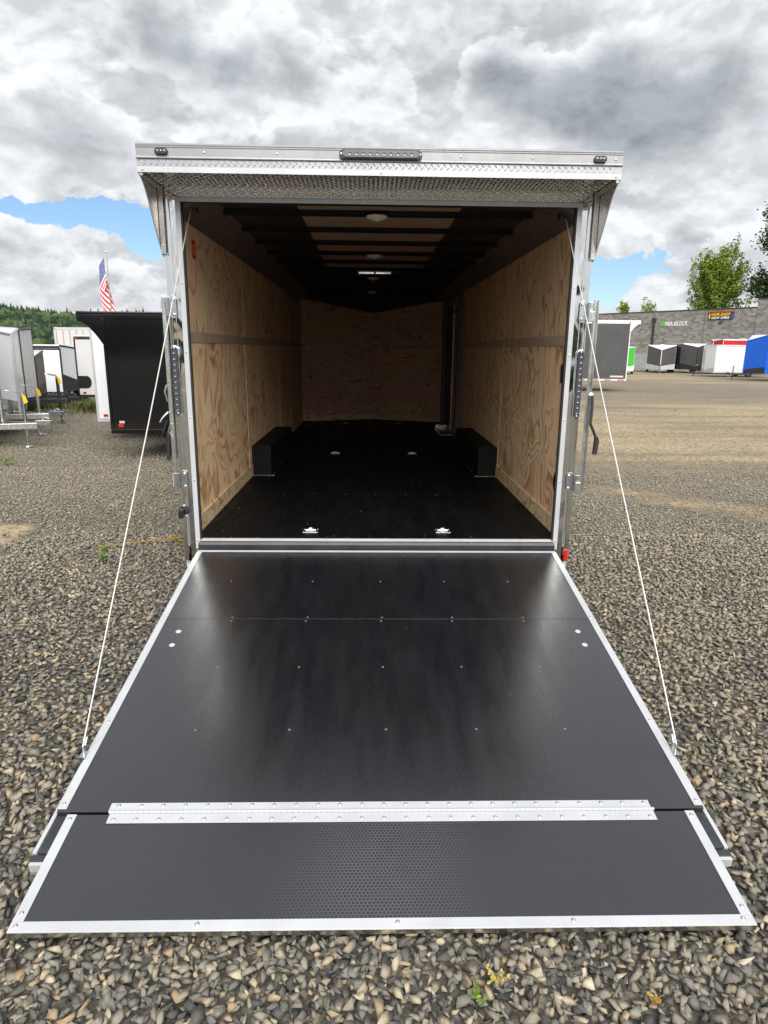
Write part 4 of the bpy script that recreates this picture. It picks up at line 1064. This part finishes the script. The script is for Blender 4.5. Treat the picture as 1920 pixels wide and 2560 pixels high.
# ================================================================== trailers parked around the yard
ROWL = 'trailers parked nose out in the row at the left'
def cargo_trailer(label, loc, rz, L, W, z0, H, skin, trim, nose=.5, drop=.2, nose_skin=None, guard=None, guard_h=.45, guard_apex=.55, fenders=True, wr=.32, roof=None, overhang=0.,
                  wheels=(0.,), tongue=None, tongue_len=1.1, jack=True, tagged=False, door=None, stripe=False, side_band=None, name='cargo_trailer', group=None, rail=.06, vent=False, jack_h=.55):
    R = empty(name, loc, rz); tag(R, label, 'trailer', group)
    nose_skin = nose_skin or skin; roof = roof or M['white_paint']
    h = W / 2; f = L / 2
    MB().box(-f, f, -h, h, z0, H).build('body', skin, R, bevel=.012)
    rf_ = MB(); rf_.prism([(-f - overhang, -h - .005, H + .001), (-f - overhang, h + .005, H + .001), (f, h + .005, H + .001), (f, -h - .005, H + .001)], (0, 0, .045))
    RFo = rf_.build('roof', roof, R, bevel=.015)
    if vent: box('vent', (-.18, .18, -.18, .18, H + .047, H + .11), M['white_plastic'], RFo, bevel=.02)
    for s in (-1, 1):
        box('top_rail', (-f - overhang, f + .004, s * (h + .001), s * (h + .012), H - rail, H + .0), trim, R, bevel=.003)
        box('bottom_rail', (-f - .003, f + .004, s * (h + .001), s * (h + .010), z0, z0 + .07), trim, R, bevel=.003)
        for x in (-f, f):
            box('corner_post', (x - .035 if x > 0 else x - .006, x + .006 if x > 0 else x + .035, s * (h + .002), s * (h + .011), z0 + .071, H - rail - .001), trim, R, bevel=.003)
        if side_band: box('side_band', (-f + .04, f - .04, s * (h + .0005), s * (h + .005), z0 + .08, z0 + .08 + side_band[1]), side_band[0], R)
        if stripe:
            sb = box('tape_base', (-f, f, s * (h + .011), s * (h + .013), z0 + .005, z0 + .06), M['white_paint'], R)
            for k in range(int(L / .6)): box('red_tape', (-f + .1 + k * .6, -f + .4 + k * .6, s * (h + .0135), s * (h + .015), z0 + .012, z0 + .052), M['red_paint'], sb)
        for wx in wheels:
            wheel(R, (wx, s * (h - .08), wr), (0, s, 0), wr, .19)
            if not fenders: continue
            fp = [(wx + .42 * math.cos(a), s * (h + .012), .34 + .40 * math.sin(a)) for a in [pi * k / 12 for k in range(13)]] + [(wx + .36 * math.cos(a), s * (h + .012), .34 + .345 * math.sin(a)) for a in [pi - pi * k / 12 for k in range(13)]]
            fm_ = MB(); fm_.prism(fp, (0, s * .03, 0)); fm_.build('fender', trim, R)
            ar = MB(); ar.prism([(wx + .355 * math.cos(a), s * (h + .0015), max(z0 + .001, .34 + .34 * math.sin(a))) for a in [pi * k / 12 for k in range(13)]], (0, s * .004, 0)); ar.build('wheel_arch', M['rubber'], R)
        tl = box('tail_light', (-f + .12, -f + .205, s * (h + .011), s * (h + .020), z0 + .10, z0 + .145), M['red_lens'], R, bevel=.004)
        for k, x in enumerate((-f + .06, f - .06)) if skin is not M['black_paint'] else ():
            box('marker_light', (x - .035, x + .035, s * (h + .0125), s * (h + .022), H - rail * .8, H - rail * .3), M['amber_lens'] if x > 0 else M['red_lens'], R, bevel=.004)
        for k in range(1, int(L / 1.22)): box('panel_seam', (-f + k * 1.22 - .012, -f + k * 1.22 + .012, s * (h + .0006), s * (h + .003), z0 + .072, H - rail - .002), skin, R, bevel=.001)
    rr = MB(); rr.box(-f - .012, -f - .001, -h + .05, h - .05, z0 + .05, H - .14); rd = rr.build('rear_door', skin, R, bevel=.006)
    for s in (-1, 1):
        lb_ = MB(); lb_.tube([(-f - .03, s * (h - .12), z0 + .1), (-f - .03, s * (h - .12), H - .25)], .013, 6); lb_.tube([(-f - .03, s * (h - .12), z0 + .95), (-f - .055, s * (h - .13), z0 + .90), (-f - .05, s * (h - .2), z0 + .80)], .010, 6); lb_.build('lock_bar', M['black_steel'] if trim is M['black_steel'] else M['zinc'], rd)
    if overhang:
        for s in (-1, 1):
            cur = [(-f - overhang, H)] + [(-f - overhang * (1 - (k / 10) ** .8), H - .10 - .36 * (k / 10) ** 1.35) for k in range(11)] + [(-f, H)]
            wg_ = MB(); wg_.prism([(x, s * (h - .012), z) for x, z in cur], (0, s * .012, 0)); wg_.build('canopy_wing', trim if trim is M['white_paint'] else skin, R)
        box('canopy_fascia', (-f - overhang - .012, -f - overhang - .0005, -h, h, H - .11, H + .045), trim, R, bevel=.004)
    if nose > 0:
        zt = H; za = H - drop
        for s in (-1, 1):
            g = z0 + guard_h if guard else z0
            ga = z0 + guard_h * guard_apex if guard else z0
            p = [(f + .0005, s * h, g), (f + nose, 0, ga), (f + nose, 0, za), (f + .0005, s * h, zt)]
            nm = MB(); nm.prism(p, (-.02, -s * .004, 0)); nm.build('nose_panel', nose_skin, R)
            if guard:
                p = [(f + .0005, s * h, z0), (f + nose + .004, 0, z0), (f + nose + .004, 0, ga), (f + .0005, s * (h + .004), g)]
                nm = MB(); nm.prism(p, (-.02, -s * .004, 0)); nm.build('stone_guard', guard, R)
            tm_ = MB(); tm_.tube([(f + .002, s * h, zt + .02), (f + nose, 0, za + .02)], .028, 6); tm_.build('nose_rail', trim, R)
        nc = MB(); nc.add([(f, -h, zt + .02), (f, h, zt + .02), (f + nose, 0, za + .02)], [(0, 1, 2)]); nc.build('nose_cap', roof, R)
        ap_ = MB(); ap_.tube([(f + nose + .002, 0, z0), (f + nose + .002, 0, za + .02)], .035, 8); ap_.build('nose_post', trim, R)
        x0 = f + nose
    else: x0 = f
    if tongue:
        tg = MB()
        for s in (-1, 1):
            tg.prism([(x0 - .35, s * .42, z0 - .10), (x0 - .35, s * .36, z0 - .10), (x0 + tongue_len, s * .005, z0 - .10), (x0 + tongue_len, s * .06, z0 - .10)], (0, 0, .10))
        tg.build('tongue', tongue, R, bevel=.004)
        cp = MB(); cp.prism([(x0 + tongue_len - .02, -.055, z0 - .04), (x0 + tongue_len + .22, -.04, z0 - .04), (x0 + tongue_len + .27, 0, z0 - .04), (x0 + tongue_len + .22, .04, z0 - .04), (x0 + tongue_len - .02, .055, z0 - .04)], (0, 0, .085)); cp.tube([(x0 + tongue_len + .06, 0, z0 + .04), (x0 + tongue_len + .13, 0, z0 + .10), (x0 + tongue_len + .20, 0, z0 + .07)], .012, 6)
        cp.build('coupler', M['zinc'] if tongue is not M['black_steel'] else M['black_steel'], R, bevel=.006)
        if jack:
            xj = x0 + tongue_len - .22
            j = MB(); j.tube([(xj, 0, z0 - .22), (xj, 0, z0 + jack_h - .08)], .030, 8); j.tube([(xj, 0, .012), (xj, 0, z0 - .2)], .022, 8); j.lathe((xj, 0, .0), (0, 0, 1), [(.09, 0), (.085, .012), (.03, .02)], 12)
            J = j.build('jack', M['zinc'] if tongue is not M['black_steel'] else M['black_steel'], R)
            hd = MB(); hd.tube([(xj, 0, z0 + jack_h - .08), (xj, 0, z0 + jack_h - .04), (xj - .16, -.05, z0 + jack_h), (xj - .26, -.05, z0 + jack_h + .01)], .010, 6); hd.build('crank', M['zinc'], J)
            if tagged:
                tg_ = MB(); tg_.prism([(xj + .01, -.04, z0 + jack_h - .03), (xj + .08, -.05, z0 + jack_h - .09), (xj + .11, -.05, z0 + jack_h - .19), (xj + .04, -.045, z0 + jack_h - .22), (xj + .02, -.04, z0 + jack_h - .12)], (0, -.004, 0)); tg_.build('paper_tag', M['tag_yellow'], J)
            sc_ = MB(); sc_.tube([(xj + .1, .06, z0 - .09), (xj + .2, .09, z0 - .2), (xj + .32, .08, z0 - .23), (xj + .44, .05, z0 - .08)], .009, 5); sc_.build('safety_chain', M['zinc'], J)
    if door:
        s, dx0, dx1, dz0, dz1, dm = door
        fr_ = box('door_frame', (dx0 - .05, dx1 + .05, s * (h + .0006), s * (h + .008), dz0 - .05, dz1 + .05), trim, R, bevel=.003)
        d_ = box('door', (dx0, dx1, s * (h + .0082), s * (h + .022), dz0, dz1), dm, R, bevel=.006)
        box('handle', (dx0 + .05, dx0 + .15, s * (h + .0222), s * (h + .05), (dz0 + dz1) / 2 - .06, (dz0 + dz1) / 2 + .04), M['black_plastic'], d_, bevel=.01)
    return R

BL = M['black_steel']; WA = M['white_alu']; CH = M['char_paint']; WH = M['white_paint']
blk = cargo_trailer('glossy black trailer parked just left of the open trailer', (-2.865, 7.14, 0), 0, 2.51, 1.76, .40, 2.205, M['black_paint'], M['black_paint'], nose=.18, drop=.1, roof=M['black_paint'], overhang=.37, wheels=(-.02,), group=None)
st_ = MB(); st_.tube([(-.36, -.93, .62), (-.42, -1.0, .42)], .012, 6); st_.tube([(-.36, -.92, .45), (-.36, -.98, .0)], .025, 8); st_.build('stabiliser_jack', BL, blk)
lt = MB(); lt.box(-1.11, -1.03, -.915, -.892, .565, .60); lt.build('side_marker', WA, blk)
cargo_trailer('white trailer showing as a tall strip behind the glossy black trailer', (-3.35, 9.45, 0), 0, 3.78, 1.88, .34, 2.12, WH, WA, nose=.15, drop=.1, overhang=.0, wheels=(.1,), stripe=False)
cargo_trailer('charcoal trailer with silver nose post cut by the left edge', (-8.55, 7.52, 0), 0, 3.2, 1.50, .42, 2.10, CH, M['mill_alu'], nose=.45, drop=.15, guard=CH, wheels=(-.3,), tongue=M['mill_alu'], tongue_len=.62, tagged=True, group=ROWL)
cargo_trailer('white trailer with tread plate stone guard behind the charcoal one at the left edge', (-8.95, 9.25, 0), 0, 3.2, 1.60, .42, 2.05, WH, WA, nose=.27, drop=.12, guard=M['tread'], guard_h=.42, wheels=(-.3,), tongue=M['mill_alu'], tongue_len=.60, tagged=True, group=ROWL)
cargo_trailer('light grey trailer with black corner trim in the left row', (-10.1, 11.4, 0), 0, 3.8, 1.85, .55, 2.12, M['grey_paint'], BL, nose=.16, drop=.05, wheels=(-.3,), roof=M['black_paint'], tongue=BL, tongue_len=1.0, tagged=True, group=ROWL)
cargo_trailer('low charcoal trailer with white roof at the far end of the left row', (-10.75, 13.7, 0), 0, 3.4, 1.70, .48, 1.58, CH, BL, nose=.17, drop=.16, guard=BL, guard_h=.3, wheels=(-.3,), tongue=BL, tongue_len=.75, tagged=True, group=ROWL)
dt = cargo_trailer('white trailer with black trimmed side door beyond the left row', (-11.55, 17.6, 0), 0, 4.0, 1.8, .36, 1.74, WH, BL, nose=.14, drop=.08, guard=BL, guard_h=.55, wheels=(1.15, 1.8), fenders=False, wr=.27, door=(-1, 1.24, 1.98, .36, 1.62, WH))
gv = cargo_trailer('pale grey trailer with a black round-backed opening on its side', (-5.55, 14.65, 0), 0, 4.5, 1.9, .42, 1.98, M['grey_paint'], BL, nose=0, wheels=(.5,), roof=M['grey_paint'])
vv = MB(); vv.prism([(-2.22, -.953, .66), (-2.0, -.953, .66)] + [(-2.0 + .12 * math.sin(a), -.953, .82 - .16 * math.cos(a)) for a in [pi * k / 8 for k in range(9)]] + [(-2.22, -.953, .98)], (0, -.01, 0)); vv.build('vent', M['black_plastic'], gv)
ct = cargo_trailer('big light grey box trailer far behind the left row', (-12.8, 31.2, 0), 0, 6.0, 2.4, .8, 2.62, M['grey_paint'], M['grey_paint'], nose=0, wheels=(-1.5,), roof=M['grey_paint'], name='box_trailer')
for k in range(18): box('rib', (-2.9 + k * .33, -2.86 + k * .33, -1.222, -1.2005, .88, 2.54), M['mill_alu'], ct)

g1 = cargo_trailer('large dark grey trailer with white trim just right of the open trailer', (7.65, 27.2, 0), pi, 8.0, 2.4, .47, 3.07, CH, WH, nose=.3, drop=.2, overhang=.42, wheels=(-.4, .5), stripe=True, rail=.10)
box('badge', (-3.85, -3.25, 1.2005, 1.206, .62, .69), M['grey_paint'], g1)
cargo_trailer('bright green trailer mostly hidden behind the large grey one', (21.15, 51.5, 0), -pi / 2 - .38, 3.2, 1.75, .25, 2.12, M['green_paint'], WH, nose=.12, drop=.05, guard=WH, guard_h=.45, wheels=(-.3,))
toC = math.atan2(-58.8, -26.)
cargo_trailer('charcoal trailer with white trim and nose pointing at the camera', (26.85, 57.2, 0), toC, 3.4, 2.35, .28, 2.36, CH, WH, nose=.95, drop=.40, guard=WA, guard_h=.50, wheels=(-.3,), tongue=WA, tongue_len=.9, vent=True)
cargo_trailer('charcoal trailer with black trim beside the white trimmed one', (29.35, 57.8, 0), -pi / 2 - .12, 4.2, 2.25, .30, 2.50, CH, BL, nose=1.0, drop=.30, roof=WH, guard=BL, guard_h=.52, wheels=(-.3, -1.), tongue=BL, tongue_len=1.0, vent=True, door=(-1, .9, 1.65, .42, 2.1, CH))
cargo_trailer('red trailer with white roof showing above the white one', (32.1, 53.4, 0), pi, 4.4, 2.0, .4, 2.86, M['red_paint'], WH, nose=.3, drop=.1, wheels=(0.,), vent=True)
cargo_trailer('plain white trailer in front of the red one', (28.2, 46.95, 0), pi, 4.3, 1.9, .28, 2.30, WH, WA, nose=.25, drop=.05, guard=WA, guard_h=.4, wheels=(-.6,), tongue=BL, tongue_len=1.0)
cargo_trailer('bright blue trailer cut by the right edge of the photo', (28.05, 39.95, 0), pi, 4.6, 2.0, .45, 2.90, M['blue_paint'], M['blue_paint'], nose=.85, drop=.38, guard=BL, guard_h=.45, wheels=(-.4,), tongue=BL, tongue_len=.9)

# ------------------------------------------------------------------ flag on its pole
fp = empty('flagpole', (-8.86, 19.3, -.02)); tag(fp, 'flagpole with the stars and stripes hanging above the black trailer', 'flagpole')
pm = MB(); pm.tube([(0, 0, 0), (0, 0, 4.80)], [.035, .018], 10); pm.lathe((0, 0, 4.80), (0, 0, 1), [(.01, 0), (.035, .03), (.03, .06), (.004, .08)], 10); pm.build('pole', M['galv'], fp, smooth=True)
m, t, b = material('flag cloth'); uv = t.n('ShaderNodeUVMap').outputs[0]; U, Vv, _ = t.sep(uv)
stripe_ = t.m('GREATER_THAN', t.m('FLOORED_MODULO', t.m('MULTIPLY', Vv, 6.5), 1.0), .5)
c = t.mix(stripe_, (.55, .03, .045), (.78, .77, .76))
stars = t.smooth(t.voro(t.comb(t.m('MULTIPLY', U, 27.), t.m('MULTIPLY', Vv, 17.), 0.), 1.0, rnd=.15), .18, .30, 1, 0)
canton = t.mix(stars, (.03, .045, .24), (.8, .8, .8))
c = t.mix(t.m('MULTIPLY', t.m('LESS_THAN', U, .42), t.m('GREATER_THAN', Vv, .4615)), c, canton)
t.put(b.inputs['Base Color'], c); b.inputs['Roughness'].default_value = .8
nu, nv_ = 26, 40; vs_, fs_, uvs = [], [], []
# the cloth hangs: its fly end drops, so the stripes run steeply down
for j in range(nv_ + 1):
    for i in range(nu + 1):
        u, v = i / nu, 1 - j / nv_
        zz = 4.66 - (1 - v) * .95 - u * 1.05 - .10 * u * (1 - v)
        xx = -.015 - .30 * math.sin(pi * min(1, u * .9 + .05)) * (1 - .45 * u) - .02 + .16 * u * u
        yy = .09 * math.sin(u * 9 + v * 2.0) * (.3 + u) + .05 * math.sin(v * 7 + u * 4) * u
        vs_.append((xx + .06 * math.sin(u * 7 + v * 3) * u, yy - .02, zz)); uvs.append((u, v))
for j in range(nv_):
    for i in range(nu):
        a = j * (nu + 1) + i; fs_.append((a, a + 1, a + nu + 2, a + nu + 1))
me = bpy.data.meshes.new('flag'); me.from_pydata(vs_, [], fs_); ul = me.uv_layers.new(name='UVMap')
for lp in me.loops: ul.data[lp.index].uv = uvs[lp.vertex_index]
me.polygons.foreach_set('use_smooth', [True] * len(me.polygons)); me.materials.append(m)
link('flag', me, fp)

# ------------------------------------------------------------------ weeds and grass
def blades_mesh(name, pts, mat, hmin, hmax, wd=.006, lean=.6, seed=1):
    r = random.Random(seed); vs, fs = [], []
    for (x, y, z) in pts:
        a = r.uniform(0, 2 * pi); hgt = r.uniform(hmin, hmax); dx_, dy_ = math.cos(a), math.sin(a); l = r.uniform(.1, lean) * hgt
        o_ = len(vs); w_ = wd * r.uniform(.6, 1.3)
        vs += [(x - dy_ * w_, y + dx_ * w_, z), (x + dy_ * w_, y - dx_ * w_, z), (x + dx_ * l * .4 + dy_ * w_ * .7, y + dy_ * l * .4 - dx_ * w_ * .7, z + hgt * .6), (x + dx_ * l * .4 - dy_ * w_ * .7, y + dy_ * l * .4 + dx_ * w_ * .7, z + hgt * .6), (x + dx_ * l, y + dy_ * l, z + hgt)]
        fs += [(o_, o_ + 1, o_ + 2, o_ + 3), (o_ + 3, o_ + 2, o_ + 4)]
    me = bpy.data.meshes.new(name); me.from_pydata(vs, [], fs); me.materials.append(mat); return me
grass_m = leaf_mat('rough grass', (.055, .085, .018), (.20, .21, .06))
pts = []
for i in range(9000):
    x, y = random.gauss(-8.6, 1.5), random.gauss(15.9, .9)
    if math.sin(x * 2.3) + math.sin(y * 3.1 + x) > -.9: pts.append((x, y, -.02))
for i in range(1500): pts.append((random.gauss(23.5, 2.5), random.gauss(60., 1.5), -.02))
o = link('grass', blades_mesh('grass', pts, grass_m, .05, .20, .012, .8, 4)); tag(o, 'patchy rough grass at the far edge of the gravel', kind='stuff')
def weed(label, loc, n, spread, hgt, mat, leaf, seed, stems=6, stem_col=None):
    r = random.Random(seed); root = empty('weed', loc); tag(root, label, 'weed', 'weeds growing in the gravel')
    s = MB(); tips = []
    for k in range(stems):
        a = r.uniform(0, 2 * pi); d = Vector((math.cos(a) * spread * r.uniform(.4, 1), math.sin(a) * spread * r.uniform(.4, 1), hgt * r.uniform(.5, 1)))
        P = [Vector((0, 0, 0)), d * .5 + Vector((0, 0, hgt * .15)), d]; s.tube(P, [.0022, .0016, .001], 5); tips.append(P)
    s.build('stem', stem_col or mat, root)
    vs, fs = [], []
    for i in range(n):
        P = r.choice(tips); u = r.uniform(.25, 1.05); p = P[0].lerp(P[1], u * 2) if u < .5 else P[1].lerp(P[2], u * 2 - 1)
        a = Vector((r.gauss(0, 1), r.gauss(0, 1), r.gauss(.3, .5))).normalized(); b_ = a.cross(Vector((0, 0, 1)) + Vector((r.gauss(0, .3), r.gauss(0, .3), 0))).normalized(); L_ = leaf * r.uniform(.6, 1.3); o_ = len(vs)
        vs += [tuple(p), tuple(p + a * L_ * .5 + b_ * L_ * .28), tuple(p + a * L_), tuple(p + a * L_ * .5 - b_ * L_ * .28)]; fs.append((o_, o_ + 1, o_ + 2, o_ + 3))
    me = bpy.data.meshes.new('leaf'); me.from_pydata(vs, [], fs); me.materials.append(mat); lo = link('foliage', me, root)
    return root
yw = leaf_mat('yellowed leaves', (.36, .28, .06), (.52, .44, .14)); gw = leaf_mat('weed leaves', (.07, .13, .02), (.20, .28, .05)); ow = leaf_mat('rusty leaves', (.35, .12, .03), (.40, .30, .06))
weed('yellow weed in the gravel below the ramp', (.304, -2.69, .0), 34, .035, .035, yw, .014, 2, 7)
weed('small green sprig beside the yellow weed', (.244, -2.743, .0), 26, .03, .035, gw, .016, 3, 5)
weed('dry pink tinged weed right of the yellow weed', (.72, -2.76, .0), 16, .025, .03, ow, .016, 6, 4)
weed('upright green sprig in the gravel left of the ramp', (-2.25, 1.03, -.01), 60, .05, .15, gw, .032, 4, 6)
weed('low green tuft near the left edge of the gravel', (-5.5, 5.7, -.01), 90, .16, .12, gw, .045, 5, 9)
weed('reddish creeper at the foot of the left jamb', (-1.75, 1.66, -.01), 60, .22, .06, ow, .035, 7, 8)
tw = MB(); tw.tube([(-2.45, 1.42, .012), (-2.2, 1.48, .03), (-1.98, 1.56, .035), (-1.72, 1.70, .03), (-1.5, 1.74, .02)], .004, 6)
tag(tw.build('dry_vine', ow), 'dry brown vine lying across the gravel left of the ramp hinge', 'vine')
